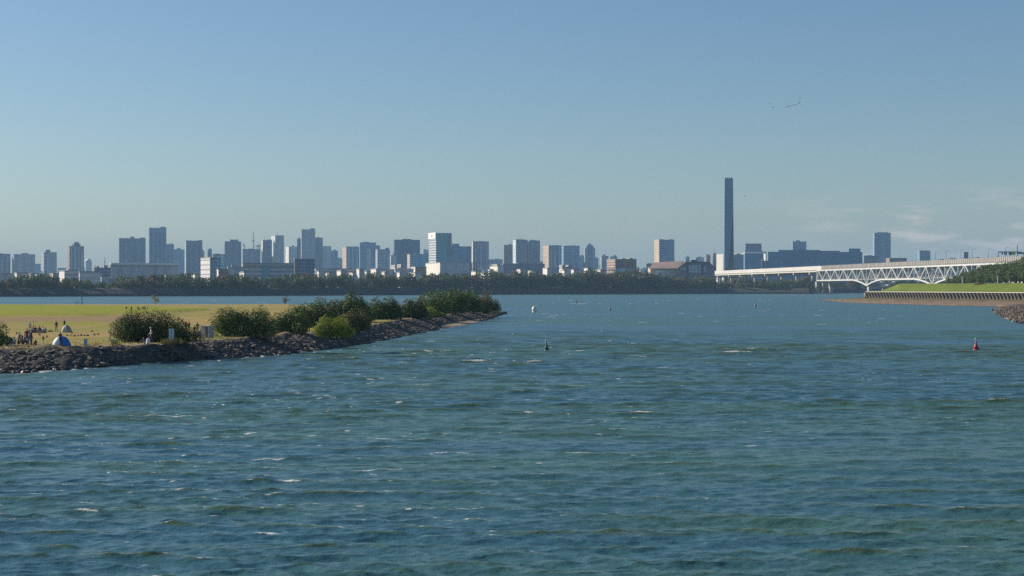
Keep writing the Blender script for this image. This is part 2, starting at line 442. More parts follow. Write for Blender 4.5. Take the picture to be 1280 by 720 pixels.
_bm = bmesh.new(); bmesh.ops.create_icosphere(_bm, subdivisions=2, radius=1.0)
ICO_V = np.array([v.co[:] for v in _bm.verts]); ICO_F = np.array([[v.index for v in f.verts] for f in _bm.faces]); _bm.free()
def rock_shape(rng, r):
    """angular broken stone: sphere cut by random planes"""
    v = ICO_V.copy()
    for _ in range(9):
        n = rng.normal(size=3); n /= np.linalg.norm(n); t = rng.uniform(.45, .8)
        dd = v @ n; ex = np.maximum(dd - t, 0); v = v - ex[:, None] * n
    v *= np.array([rng.uniform(.8, 1.35), rng.uniform(.7, 1.1), rng.uniform(.55, .9)])
    a = rng.uniform(0, 6.28); c, s = math.cos(a), math.sin(a)
    tl = rng.uniform(-.5, .5); ct, st = math.cos(tl), math.sin(tl)
    v = v @ np.array([[1, 0, 0], [0, ct, st], [0, -st, ct]]) @ np.array([[c, s, 0], [-s, c, 0], [0, 0, 1]])
    return v * r
ROCKS = [rock_shape(np.random.default_rng(100 + i), 1.0) for i in range(24)]

def rubble(name, spots, seed, mat=None):
    rng = np.random.default_rng(seed); V = []; Q = []; nv = len(ICO_V)
    for i, (x, y, z, r) in enumerate(spots):
        V.append(ROCKS[rng.integers(24)] * r + np.array([x, y, z])); Q.append(ICO_F + i * nv)
    return link(name, quads_mesh(name, np.concatenate(V), np.concatenate(Q), [mat or ROCK]))

def bank_z(px, u):
    s = float(sand_w(px))
    zz = u * (1 - s) + s * (u * .35 if u < .45 else .16 + (u - .45) / .55 * .84)
    return float(T_z(px)) * zz

def build_riprap():
    rng = np.random.default_rng(5); spots = []
    # walk along the bank with spacing in metres
    pxs = np.linspace(-420, 632, 5000); x = X(pxs, W_d(pxs)); y = W_d(pxs)
    seg = np.hypot(np.diff(x), np.diff(y)); L = np.concatenate([[0], np.cumsum(seg)])
    total = L[-1]
    n = 21000
    for _ in range(n):
        px = float(np.interp(rng.random() * total, L, pxs))
        u = rng.uniform(-.06, .95)
        if sand_w(px) > rng.random() and u < .48: continue
        d0, d1 = float(W_d(px)), float(T_d(px)); d = d0 + (d1 - d0) * u
        size = .14 + .28 * rng.random() ** 2 * (1.15 - .3 * u)
        if rng.random() < .06: size *= 1.5
        if u > .8: size *= .62
        spots.append((X(px, d), d, bank_z(px, max(u, 0)) + size * (.15 if u < .8 else -.1), size, px))
    near = sorted(range(len(spots)), key=lambda i: -spots[i][3] / spots[i][1] if -8 < spots[i][4] < 640 else 1)[:300]
    ns = set(near)
    o = rubble('rubble', [s[:4] for i, s in enumerate(spots) if i not in ns], 9)
    tag(o, 'dark broken stones heaped along the water side of the grassy point', 'rubble', kind='stuff')
    mes = [quads_mesh('boulder', v, ICO_F, [ROCK]) for v in ROCKS]
    for k, i in enumerate(near):
        s = spots[i]; b = link('boulder', mes[k % 24], None, s[:3], (k * 2.4) % 6.28); b.scale = (s[3],) * 3
        tag(b, 'angular dark grey boulder in the stone bank at the edge of the grassy point', 'boulder', 'boulders in the stone bank')

# ------------------------------------------------------------------ water
def build_water():
    near_a = np.arange(-.375, .375, .00125)
    ang = np.concatenate([np.linspace(-1.9, -.38, 60), near_a, np.linspace(.38, 1.9, 60)])
    ds = [6.0]
    while ds[-1] < 13000:
        d = ds[-1]
        ds.append(d + (d * .02 if d < 30 else max(.07, d * .0018) if d < 260 else d * (.0020 + min(.02, (d - 260) / 40000)) if d < 2500 else d * .05))
    ds = np.array(ds); nr, nc = len(ds), len(ang)
    D, A = np.meshgrid(ds, ang, indexing='ij')
    x0 = D * np.sin(A); y0 = D * np.cos(A)
    dstep = np.gradient(ds)[:, None] * np.ones_like(A)
    rng = np.random.default_rng(42)
    h = np.zeros_like(x0); ox = np.zeros_like(x0); oy = np.zeros_like(x0)
    comps = []
    for i in range(112):
        lam = .30 * (5.0 / .30) ** ((i + rng.random()) / 112)
        th = math.radians(-97) + rng.normal(0, .17 if lam > 2.6 else .32 if lam > 1.5 else .70)   # waves run towards the camera, slightly leftwards
        sl = .034 * (1 if lam < 1.8 else .66)
        comps.append((lam, th, sl * lam / (2 * math.pi), rng.random() * 6.283))
    # wave groups: amplitude varies over the bay
    grp = 1 + .35 * smooth_noise(x0, y0, 77, 10, .015, .12)
    grp = np.clip(grp, .3, 1.9)
    for lam, th, a, ph in comps:
        k = 2 * math.pi / lam
        att = np.clip((lam / dstep - 2.2) / 2.5, 0, 1)
        if att.max() <= 0: continue
        arg = k * (x0 * math.cos(th) + y0 * math.sin(th)) + ph
        s = np.sin(arg); c = np.cos(arg)
        h += att * a * s; ox += att * a * c * math.cos(th) * .9; oy += att * a * c * math.sin(th) * .9
    h *= grp; ox *= grp; oy *= grp
    tot = sum((2 * math.pi / l_ * a_) ** 2 / 2 for l_, _, a_, _ in comps); res = np.zeros(nr)
    for l_, _, a_, _ in comps: res += np.clip((l_ / dstep[:, 0] - 2.2) / 2.5, 0, 1) * (2 * math.pi / l_ * a_) ** 2 / 2
    unres = np.sqrt(np.clip(1 - res / tot, 0, 1))[:, None] * np.ones_like(x0)
    sig = math.sqrt(sum(a * a for _, _, a, _ in comps) / 2)
    # calm down next to the shore of the point
    far_fade = np.clip((1400 - D) / 600, 0, 1)
    z = h * far_fade
    # foam: broken crests
    hn = h / sig
    rn = smooth_noise(x0, y0, 55, 12, .6, 3.0) + .8 * smooth_noise(x0, y0, 56, 8, .05, .25)
    left = np.clip(.5 - x0 / D * 1.4, 0, 1)
    foam = np.clip((hn + .75 * rn + .35 * left - 4.1) / .5, 0, 1)
    # scattered whitecaps; small flecks, thicker on the left, also paint sun glints
    frng = np.random.default_rng(8)
    clus = [(45 * (500 / 45) ** frng.random(), frng.triangular(-.36, -.2, .34)) for _ in range(46)]
    for q in range(1250):
        small = q > 150
        if small and frng.random() < .6:
            c_ = clus[frng.integers(len(clus))]; dd = c_[0] * math.exp(frng.normal(0, .045)); aa = c_[1] + frng.normal(0, .022)
        else:
            dd = 45 * (620 / 45) ** (frng.random() ** .75) if frng.random() < .9 else frng.uniform(500, 1200)
            aa = frng.triangular(-.34, -.18, .34)
        if abs(aa) > .36: continue
        i0 = int(np.searchsorted(ds, dd)); j0 = int(np.searchsorted(ang, aa))
        if small: lx = frng.uniform(.05, .17) * (1 + dd / 260); ly = .03 + dd * .0005
        else:
            lx = frng.uniform(.2, .8) * (1 + dd / 420); ly = .06 + dd * .0007
            if frng.random() < .2: lx *= 2.4
        # slide to the nearest crest
        wi = max(2, int(1.2 / dstep[i0, 0])); lo = max(0, i0 - wi); hi = min(nr - 1, i0 + wi)
        i0 = lo + int(np.argmax(hn[lo:hi, j0]))
        wj = int(lx / (ds[i0] * .00125)) + 2; wi = max(2, int(ly * 3 / dstep[i0, 0]) + 1)
        a0, a1, b0, b1 = max(0, i0 - wi), i0 + wi + 1, max(0, j0 - wj), j0 + wj + 1
        dx = x0[a0:a1, b0:b1] - x0[i0, j0]; dy = y0[a0:a1, b0:b1] - y0[i0, j0] + .08 * dx
        e = (dx / lx) ** 2 + ((dy + .3 * ly * np.sin(dx * 2.1 / lx + dd)) / ly) ** 2
        foam[a0:a1, b0:b1] = np.maximum(foam[a0:a1, b0:b1], np.clip(1.25 - e, 0, 1) * frng.uniform(.3, 1))
    # surf along the stones
    px = 640 + F * x0 / np.maximum(y0, 1)
    m = (px > -650) & (px < 634) & (y0 > 0)
    dd = np.where(m, W_d(np.clip(px, -699, 634)) - y0, 99)
    sn = smooth_noise(x0, y0, 61, 12, .8, 4.0)
    shore = np.clip(1.15 - np.abs(dd - .5) / 1.1, 0, 1) * np.clip((sn + .45) * 1.3, 0, 1)
    foam = np.maximum(foam, shore)
    V = np.stack([x0 + ox * far_fade, y0 + oy * far_fade, z], -1).reshape(-1, 3)
    me = quads_mesh('water', V, grid_faces(nr, nc)[:, ::-1], [water_mat()], smooth=True)
    add_attr(me, 'unres', unres); add_attr(me, 'foam', foam); add_attr(me, 'crest', hn)
    tag(link('water', me), kind='structure')

def water_mat():
    m, n, b = principled('bay_water')
    tc = n.new('ShaderNodeTexCoord'); P = tc.outputs['Object']
    fo = n.new('ShaderNodeAttribute', attribute_name='foam').outputs['Fac']
    cr = n.new('ShaderNodeAttribute', attribute_name='crest').outputs['Fac']
    patch = n.ramp(n.math('ADD', n.math('MULTIPLY', n.noise(n.mapping(P, (.25, 1, 1), (0, 0, .05)), .018, 4, .6), .55), n.math('MULTIPLY', n.noise(n.mapping(P, (.22, 1, 1), (0, 0, -.04)), .11, 4, .6), .45)), .42, .58)
    murk = n.mix(patch, (.031, .104, .150), (.050, .128, .108))
    murk = n.mix(n.ramp(cr, .2, 2.0), murk, (.058, .100, .050))
    foam_glint_k = n.math('MULTIPLY', fo, n.ramp(n.noise(n.mapping(P, (1, 3, 1)), 7, 4, .7), .38, .60))
    foam_glint_k = n.ramp(foam_glint_k, .04, .5, 0, .95)
    n.put(b.inputs['Base Color'], n.mix(foam_glint_k, murk, (.78, .78, .74)))
    b.inputs['IOR'].default_value = 1.33
    n.put(b.inputs['Roughness'], n.math('ADD', n.math('MULTIPLY', foam_glint_k, .6), n.math('ADD', n.math('ADD', .04, n.math('MULTIPLY', n.new('ShaderNodeAttribute', attribute_name='unres').outputs['Fac'], .26)), n.math('MULTIPLY', patch, .07))))
    w1 = n.noise(n.mapping(P, (.7, 1.0, 1), (0, 0, .10)), 3.4, 5, .6)
    w2 = n.noise(n.mapping(P, (.35, 1.0, 1), (0, 0, -.1)), .45, 4, .6)
    b1 = n.new('ShaderNodeBump'); b1.inputs['Strength'].default_value = 1.0; b1.inputs['Distance'].default_value = .08; n.l.new(w1, b1.inputs['Height'])
    b2 = n.new('ShaderNodeBump'); b2.inputs['Strength'].default_value = 1.0; b2.inputs['Distance'].default_value = .10; n.l.new(w2, b2.inputs['Height'])
    n.l.new(b1.outputs[0], b2.inputs['Normal']); n.l.new(b2.outputs[0], b.inputs['Normal'])
    return m

# ------------------------------------------------------------------ far shore ground
FS_PX = np.array([-900, -400, 0, 300, 600, 900, 1014, 1040, 1100, 1600.])
FS_D = np.array([1250, 1330, 1440, 1565, 1880, 2120, 2105, 2480, 2600, 2750.])
def fs_d(px): return np.interp(px, FS_PX, FS_D)
def build_far_shore():
    px = np.linspace(-900, 1600, 260); d0 = fs_d(px) + smooth_noise(px, px * 0, 2, 8, .02, .1) * 3
    V = []; sc = []
    for dd, z in ((-6, -1.0), (0, 0.15), (1.5, 2.2), (12, 6.6), (22, 8.0), (60, 8.0)):
        d = d0 + dd; V.append(np.stack([X(px, d), d, z + np.zeros_like(px)], 1))
    for k in (.2, .5, 1.0):
        d = d0 + 60 + (12400 - d0 - 60) * k; V.append(np.stack([X(px, d), d, 8 + np.zeros_like(px)], 1))
    m, n, b = principled('far_shore_ground')
    geo = n.new('ShaderNodeNewGeometry'); f = n.noise(n.mapping(geo.outputs['Position'], (1, 1, 4)), .2, 5)
    sp = n.new('ShaderNodeSeparateXYZ'); n.l.new(geo.outputs['Position'], sp.inputs[0])
    c = n.mix(f, (.045, .055, .03), (.075, .085, .05)); c = n.mix(n.ramp(sp.outputs[2], 6.4, 5.8), c, (.028, .032, .036))
    n.put(b.inputs['Base Color'], c); b.inputs['Roughness'].default_value = .95
    me = quads_mesh('far_shore', np.concatenate(V), grid_faces(len(V), len(px)), [m])
    tag(link('far_shore', me), kind='structure')

# ------------------------------------------------------------------ right bank
R_PX = np.array([1022, 1030, 1045, 1060, 1100, 1160, 1200, 1240, 1280, 1500, 1900.])
R_WY = np.array([374.6, 375.4, 377.2, 378.6, 380, 381.6, 382.6, 383.4, 384.4, 394, 405])
WL_PX = np.array([1022, 1085, 1180, 1280, 1500, 1900.]); WL_D = np.array([1065, 985, 885, 800, 655, 520.])
def wall_d(px): return np.interp(px, WL_PX, WL_D)
def right_w(px): return gd(np.interp(px, R_PX, R_WY), 0)
def crest_z(px): return np.interp(px, [1085, 1102, 1124, 1900], [5.3, 5.6, 10.4, 10.4])
def right_bank_mat():
    m, n, b = principled('right_bank'); tc = n.new('ShaderNodeTexCoord'); P = tc.outputs['Object']
    gr_ = n.new('ShaderNodeAttribute', attribute_name='grass').outputs['Fac']; sc = n.new('ShaderNodeAttribute', attribute_name='scrub').outputs['Fac']
    mid = n.ramp(n.noise(P, .12, 5), .35, .65); fine = n.noise(P, 1.4, 4)
    sand = n.mix(mid, (.20, .145, .10), (.30, .225, .16)); sand = n.mix(n.math('MULTIPLY', fine, .5), sand, (.14, .11, .085))
    g = n.mix(mid, (.12, .19, .022), (.20, .26, .030)); g = n.mix(n.ramp(fine, .4, .8), g, (.15, .15, .035))
    s = n.mix(n.ramp(n.noise(P, .35, 4), .42, .58), (.20, .16, .06), (.09, .085, .03))
    c = n.mix(sc, sand, s); c = n.mix(gr_, c, g)
    geo = n.new('ShaderNodeNewGeometry'); sp = n.new('ShaderNodeSeparateXYZ'); n.l.new(geo.outputs['Position'], sp.inputs[0])
    c = n.mix(n.ramp(sp.outputs[2], .28, .05), c, (.07, .055, .045))
    n.put(b.inputs['Base Color'], c); b.inputs['Roughness'].default_value = .95; b.inputs['Specular IOR Level'].default_value = .15
    bp = n.new('ShaderNodeBump'); bp.inputs['Strength'].default_value = .7; bp.inputs['Distance'].default_value = .3
    n.l.new(n.noise(P, 1.0, 5), bp.inputs['Height']); n.l.new(bp.outputs[0], b.inputs['Normal'])
    return m

def build_right_bank():
    mt = right_bank_mat()
    px = np.concatenate([np.linspace(1022, 1300, 280), np.linspace(1302, 1900, 80)])
    dW = right_w(px) + smooth_noise(px, px * 0, 4, 10, .05, .5) * 2.5; dL = np.maximum(wall_d(px), dW + 3)
    zb = np.interp(px, [1022, 1085, 1900], [.15, 1.8, 2.2])
    V, scrub = [], []
    for u, f in ((-.06, None), (0, 0), (.05, .28), (.3, .42), (.55, .55), (.7, .8), (.85, .95), (1, 1)):
        d = dW + (dL - dW) * u; z = np.full_like(px, -1.0) if f is None else zb * f + (0 if f in (0,) else .12 * smooth_noise(X(px, d), d, 14, 10, .05, .5) * (f > .2))
        V.append(np.stack([X(px, d), d, z], 1)); scrub.append(np.full_like(px, 0 if u < .68 else 1.0) * np.interp(px, [1040, 1085], [.3, 1]))
    m1 = px < 1086
    d = dL + 14; V.append(np.stack([X(px, d), d, np.where(m1, -1.0, zb)], 1)); scrub.append(np.ones_like(px))
    me = quads_mesh('sand_spit', np.concatenate(V), grid_faces(len(V), len(px)), [mt], smooth=True)
    add_attr(me, 'grass', np.zeros(len(V) * len(px))); add_attr(me, 'scrub', np.concatenate(scrub))
    tag(link('sand_spit', me), kind='structure')
    # grassed embankment behind the sea wall
    px = np.concatenate([np.linspace(1084, 1300, 220), np.linspace(1302, 1900, 80)])
    dL = wall_d(px) + 1.2; zc = crest_z(px); V = []
    for dd, f in ((0, 0), (3, 0.02), (28, .33), (52, .68), (74, .97), (80, 1.0), (400, 1.0), (402, -2.0)):
        d = dL + dd; z = 5.45 + (zc - 5.45) * f + .1 * smooth_noise(X(px, d), d, 19, 10, .03, .3) * (0 < f < 1)
        if f == -2.0: z = np.full_like(px, -1.0)
        V.append(np.stack([X(px, d), d, z], 1))
    V = np.array(V); c = V[:, :1] + np.array([0, 0, 0.]); c[:, :, 2] = -1; c[:, :, 0] -= 3   # closes the west end
    V = np.concatenate([c, V], 1)
    me = quads_mesh('grass_embankment', V.reshape(-1, 3), grid_faces(V.shape[0], V.shape[1]), [mt], smooth=True)
    add_attr(me, 'grass', np.ones(V.shape[0] * V.shape[1])); add_attr(me, 'scrub', np.zeros(V.shape[0] * V.shape[1]))
    tag(link('grass_embankment', me), kind='structure')
    # footpath on the crest
    px = np.linspace(1126, 1900, 160); V = []
    for dd in (81, 85):
        d = wall_d(px) + 1.2 + dd; V.append(np.stack([X(px, d), d, np.full_like(px, 10.46)], 1))
    tag(link('footpath', quads_mesh('footpath', np.concatenate(V), grid_faces(2, len(px)), [GREYC])), kind='structure')
    # sea wall: coping plus a row of slanting concrete ribs
    wl = empty('sea_wall', (X(1085, wall_d(1085)), float(wall_d(1085)), 0), 0, 'long concrete sea wall with dark slanting ribs below the green embankment', 'sea wall')
    o = wl.location
    pw = np.linspace(1084, 1700, 90)
    mb = MB(); mc = MB()
    for a, b_ in zip(pw[:-1], pw[1:]):
        A = Vector((X(a, wall_d(a)), wall_d(a), 0)) - o; B = Vector((X(b_, wall_d(b_)), wall_d(b_), 0)) - o
        mb.bar(A + Vector((0, 0, 3.0)), B + Vector((0, 0, 3.0)), 1.2, 4.4)
        mc.bar(A + Vector((0, 0, 5.42)), B + Vector((0, 0, 5.42)), 2.2, .42)
    mb.build('wall_face', plain('rib_shadow_dark', (.045, .045, .045), .9, .3, .4), wl); mc.build('coping', plain('pale_concrete', (.44, .42, .37), .9, .1, .3), wl)  # wall face near black: shadow between the ribs put into its colour
    rib = MB(); rib.poly([(-.6, 0, 0), (.6, 0, 0), (.6, -.5, 0), (-.6, -.5, 0), (-.6, 0, 3.3), (.6, 0, 3.3), (.6, -2.0, 3.3), (-.6, -2.0, 3.3)],
                         [(0, 3, 2, 1), (4, 5, 6, 7), (0, 1, 5, 4), (1, 2, 6, 5), (2, 3, 7, 6), (3, 0, 4, 7)])
    rm = rib.mesh('rib', plain('rib_concrete', (.16, .145, .125), .9, .3, .4))
    last = None; k = 0
    for p in np.linspace(1085.5, 1420, 4000):
        q = Vector((X(p, wall_d(p)), float(wall_d(p)), 1.95))
        if last is None: last = q - Vector((0, 5, 0)); first = True
        if (q - last).length > 3.9 and k < 98:
            q2 = Vector((X(p + 1, wall_d(p + 1)), float(wall_d(p + 1)), 1.95)); tg = (q2 - q).normalized()
            out = Vector((tg.y, -tg.x, 0)); out = out if out.x < 0 else -out
            link('rib', rm, wl, q - o + out * .62, math.atan2(tg.y, tg.x)); k += 1; last = q

def build_stone_spit():
    # low stone breakwater entering the picture on the right
    px = np.linspace(1243, 1900, 120)
    fy = np.interp(px, [1243, 1246, 1250, 1262, 1280, 1400, 1900], [388.3, 391, 394, 399, 405, 440, 470]); by = np.interp(px, [1243, 1246, 1260, 1275, 1400, 1900], [387.7, 386.6, 384.9, 383.6, 384.5, 390])
    dF, dB = gd(fy), gd(by); zt = np.interp(px, [1243, 1250, 1275, 1900], [.1, 1.0, 1.9, 2.2]); V = []
    for u, f in ((-.05, None), (0, 0), (.12, .35), (.3, .75), (.45, .95), (.6, 1), (.8, .8), (.95, .3), (1, 0), (1.05, None)):
        d = dF + (dB - dF) * u; z = np.full_like(px, -1.0) if f is None else zt * f + .1 * smooth_noise(X(px, d), d, 91, 10, .1, 1) * (f > 0)
        V.append(np.stack([X(px, d), d, z], 1))
    m = plain('rubble_ground', (.11, .085, .06), .95, .4, .5, bump=.8)
    tag(link('stone_spit', quads_mesh('stone_spit', np.concatenate(V), grid_faces(len(V), len(px)), [m], smooth=True)), kind='structure')
    rng = np.random.default_rng(77); sp = []
    for _ in range(5200):
        p = 1243 + 130 * rng.random() ** .8; u = rng.random()
        a, b_ = float(np.interp(p, px, dF)), float(np.interp(p, px, dB)); d = a + (b_ - a) * u
        f = float(np.interp(u, [0, .12, .3, .45, .6, .8, .95, 1], [0, .35, .75, .95, 1, .8, .3, 0])) * float(np.interp(p, [1243, 1250, 1275, 1900], [.1, 1.0, 1.9, 2.2]))
        sp.append((X(p, d), d, f + .1, rng.uniform(.22, .5) * (1.2 if rng.random() < .1 else 1)))
    for p, y in [(1243 + i * .7, 0) for i in range(52)]:
        d = float(np.interp(p, px, dF)); sp.append((X(p, d), d + rng.uniform(0, 1.5), .15, rng.uniform(.5, .9)))
    o = rubble('rubble', sp, 12, rock_material('brown_rubble', (.045, .035, .027), (.15, .115, .085)))
    tag(o, 'brown broken stones covering the low spit at the right edge', 'rubble', kind='stuff')

build_peninsula(); build_riprap(); build_water(); build_far_shore(); build_right_bank(); build_stone_spit()

# ------------------------------------------------------------------ shrubs and trees on the point
def on_shore(px, ybase, z=1.94):
    d = gd(ybase, z); return (X(px, d), d, z - .05)

SHRUBS = [  # x0, x1, top, base, material, leaves, leaf size, depth, label, kind
    (-60, 7, 398, 432.5, F_OLIVE, 5000, .19, 3.0, 'ragged grey-green shrub cut off by the left edge behind the sitting group', 7),
    (146, 238, 387, 427.5, F_DARK, 15000, .17, 4.5, 'broad dark evergreen shrub behind the white upright signboard', 13),
    (266, 343, 379.5, 421, F_OLIVE, 11000, .19, 4.5, 'spreading grey-green shrub just right of the grey locker', 11),
    (338, 384, 388, 416.5, F_OLIVE, 6000, .20, 4.0, 'low grey-green shrub between the locker shrub and the tall dark thicket', 8),
    (362, 428, 371.5, 409, F_DARK, 9000, .24, 7.0, 'tall dark thicket standing left behind the bright green shrub', 10),
    (396, 439, 390.5, 421, F_LIGHT, 5200, .19, 3.2, 'bright yellow-green shrub growing out of the stone bank', 8),
    (428, 462, 385, 414, F_BROWN, 3600, .22, 3.6, 'brownish half-bare shrub just right of the bright green shrub', 7),
    (412, 464, 366, 403, F_DARK, 7000, .30, 7.0, 'large dark shrub behind the brownish half-bare shrub', 9),
    (458, 502, 370.5, 400, F_DARK, 6000, .30, 7.0, 'rounded dark shrub above the white egret on the bank', 8),
    (494, 534, 374, 397.5, F_OLIVE, 5000, .31, 6.0, 'low olive shrub in the middle of the far row, left of the pale green bush', 8),
    (513, 551, 382.5, 396.8, F_LIGHT, 3600, .26, 4.0, 'pale green low bush in front of the far row on the point', 6),
    (516, 560, 363, 394, F_OLIVE, 6000, .33, 8.0, 'olive tree-sized shrub left of the tallest shrub on the point', 9),
    (546, 582, 355.5, 392, F_DARK, 6000, .36, 9.0, 'tallest dark shrub on the point', 9),
    (568, 602, 359.5, 390.5, F_DARK, 5000, .36, 8.0, 'dark rounded shrub between the tallest one and the yellowed tip shrub', 8),
    (594, 623, 363, 391, F_TIP, 3600, .34, 5.5, 'yellowish open shrub standing alone at the tip of the point', 8),
]
for i, (x0, x1, yt, yb, mt, nl, ls, dp, lab, nb) in enumerate(SHRUBS):
    px = (x0 + x1) / 2; z = float(T_z(px)); loc = on_shore(px, yb, z); d = loc[1]
    loc = (X(px, d + dp * .3), d + dp * .3, loc[2]); d = loc[1]
    make_bush('shrub', lab, loc, (x1 - x0) / F * d * 1.17, (Z(yt, d) - loc[2]) * 1.04, dp, mt, int(nl * 2.0), ls * .85, 'shrubs along the grassy point', 200 + i, nb, rough=.15)

for i, (px, yt, yb, lab) in enumerate([(194, 368.5, 380.8, 'thin yellowish sapling at the far edge of the lawn behind the broad shrub'),
                                       (357, 370, 380.8, 'thin yellowish sapling at the far edge of the lawn left of the thicket')]):
    d = 570.0; rng = np.random.default_rng(60 + i); hg = (yb - yt) / F * d
    e = empty('sapling', (X(px, d), d, 1.9), 0, lab, 'tree', 'saplings at the far edge of the lawn')
    c, t = tree_mesh(rng, hg, hg * .95, .36, 260, F_TIP, .2, nb=7); link('crown', c, e); link('trunk', t, e)

# tufts of grass and weeds, one mass
def build_tufts():
    rng = np.random.default_rng(33); V = []
    def tuft(x, y, z, h, n):
        for _ in range(n):
            a = rng.uniform(0, 6.28); b = rng.uniform(0, 6.28); r = rng.uniform(0, h * .5); w = h * rng.uniform(.05, .10)
            bx, by = x + r * math.cos(b), y + r * math.sin(b); hh = h * rng.uniform(.6, 1.2); lx, ly = hh * .4 * math.cos(a), hh * .4 * math.sin(a)
            V.append([(bx - w, by, z), (bx + w, by, z), (bx + w * .3 + lx, by + ly, z + hh), (bx - w * .3 + lx, by + ly, z + hh)])
    for _ in range(900):
        px = rng.uniform(-30, 622); d = float(T_d(px)) + rng.normal(.2, .7) - (1.3 if rng.random() < .3 else 0)
        u = (d - float(W_d(px))) / (float(T_d(px)) - float(W_d(px)))
        if u < .4: continue
        tuft(X(px, d), d, bank_z(px, min(1, u)) - .02, rng.uniform(.08, .22) * (1.5 if rng.random() < .05 else 1), 5)
    for _ in range(900):
        px = rng.uniform(-30, 600); d = float(T_d(px)) + 2 + 12 * rng.random() ** 1.6
        tuft(X(px, d), d, 1.92, rng.uniform(.08, .2), 4)
    for px, y in ((209, 428), (214, 429), (218, 428.5), (333, 421), (337, 420), (340, 418.5), (345, 417), (144, 430.5), (226, 429), (205, 430)):
        for _ in range(8):
            d = gd(y, 1.94) + rng.normal(0, .5); tuft(X(px + rng.normal(0, 2), d), d, 1.92, rng.uniform(.3, .6), 8)
    V = np.array(V).reshape(-1, 3)
    m = foliage('grass_blades', (.17, .16, .05), (.33, .28, .12), .3)
    tag(link('grass_tufts', quads_mesh('grass_tufts', V, np.arange(len(V)).reshape(-1, 4), [m])), 'dry grass and weeds along the top of the stone bank', 'grass', kind='stuff')
build_tufts()

# ------------------------------------------------------------------ far shore trees (each one a single mesh: a few pixels tall)
def single_tree(seed, hg, wd, leaf, n, mat, spire=False, nb=9, th=.05):
    return tree_mesh(np.random.default_rng(seed), hg, wd, leaf, n, mat, th, spire, nb)
FT = [single_tree(300, 11, 12, 1.25, 620, F_FAR), single_tree(301, 13, 12, 1.25, 660, F_FAR), single_tree(302, 10, 14, 1.25, 660, F_FAR2),
      single_tree(303, 12, 11, 1.2, 620, F_PINE), single_tree(304, 14, 9, 1.2, 520, F_FAR, True), single_tree(305, 9, 11, 1.2, 560, F_AUTUMN),
      single_tree(306, 9.5, 12, 1.25, 600, F_FAR2), single_tree(307, 12.5, 15, 1.3, 720, F_PINE)]
KIND = ['dark green broad tree', 'dark green rounded tree', 'olive spreading tree', 'deep green bushy tree', 'narrow dark conifer', 'reddish-brown autumn tree', 'olive low tree', 'wide deep green tree']
SECT = [(0, 'on the far bank below the leftmost towers'), (130, 'on the far bank below the long grey warehouse'), (235, 'on the far bank below the striped office block'),
        (300, 'on the far bank below the long terminal building'), (425, 'on the far bank above the tip shrubs'), (528, 'on the far bank below the white sign tower'),
        (630, 'on the far bank below the dark twin towers'), (750, 'on the far bank below the brown office block'), (805, 'on the far bank below the brown-roofed hall'), (892, 'on the far bank under the bridge approach'),
        (1020, 'on the distant bank behind the truss bridge')]
def build_far_trees():
    rng = np.random.default_rng(17); n = 0
    prof_px = [-100, 0, 30, 60, 80, 110, 140, 165, 235, 300, 400, 500, 600, 700, 790, 850, 900, 1000, 1020, 1190]
    prof_y = [347, 347, 346, 345, 346, 351, 353, 346, 343.5, 345.5, 344.5, 343.5, 343, 340.5, 342, 346, 350.5, 350.5, 351, 350]
    for row, (off, step, lo) in enumerate(((19, 8.5, -2.5), (34, 8.0, 0.5))):
        px = -60.0
        while px < 1195:
            d = float(fs_d(px)) + off + rng.normal(0, 3)
            px += step * rng.uniform(.6, 1.3) / d * F * (1.0 if px < 1010 else 1.5)
            d = float(fs_d(px)) + off + rng.normal(0, 3)
            top = float(np.interp(px, prof_px, prof_y)) + rng.normal(0, 1.9) + 1.5 * math.sin(px * .13) * math.sin(px * .031 + 1) + (3.0 if row == 0 else 0)
            base = 7.4 if row == 0 else 7.8
            hg = Z(top, d) - base
            if hg < 3.5: hg = 3.5 + rng.random()
            k = int(rng.choice(8, p=[.19, .17, .13, .15, .06, .08, .09, .13]))
            o = empty('tree', (X(px, d), d, base), rng.uniform(0, 6.28)); link('crown', FT[k][0], o); link('trunk', FT[k][1], o)
            s = hg / [11, 13, 10, 12, 14, 9, 9.5, 12.5][k] / .97; o.scale = (s * rng.uniform(.95, 1.35), s * rng.uniform(.95, 1.3), s)
            sec = [t for a, t in SECT if px >= a - 200 * (a == 0)][-1]
            tag(o, KIND[k] + ' ' + sec, 'tree', 'trees ' + sec + ', ' + KIND[k]); n += 1
    # scrub on the bank under the trees
    V, Q = [], []; k = 0
    bl = []
    for _ in range(1500):
        px = rng.uniform(-120, 1250); q0 = rng.uniform(17, 46); d = float(fs_d(px)) + q0; bl.append((X(px, d), d, np.interp(d - float(fs_d(px)), [2, 12, 40], [2.5, 6.4, 9]), rng.uniform(2, 5), 3, rng.uniform(1.2, 3.6) if bl and rng.random() < .45 else rng.uniform(2.6, 4.8)))
    V, Q = leaf_quads(rng, bl, 60000, 1.4, inner=.1)
    tag(link('undergrowth', quads_mesh('undergrowth', V, Q, [F_FAR])), 'dense dark undergrowth covering the far bank below the trees', 'undergrowth', kind='stuff')
    return n
build_far_trees()

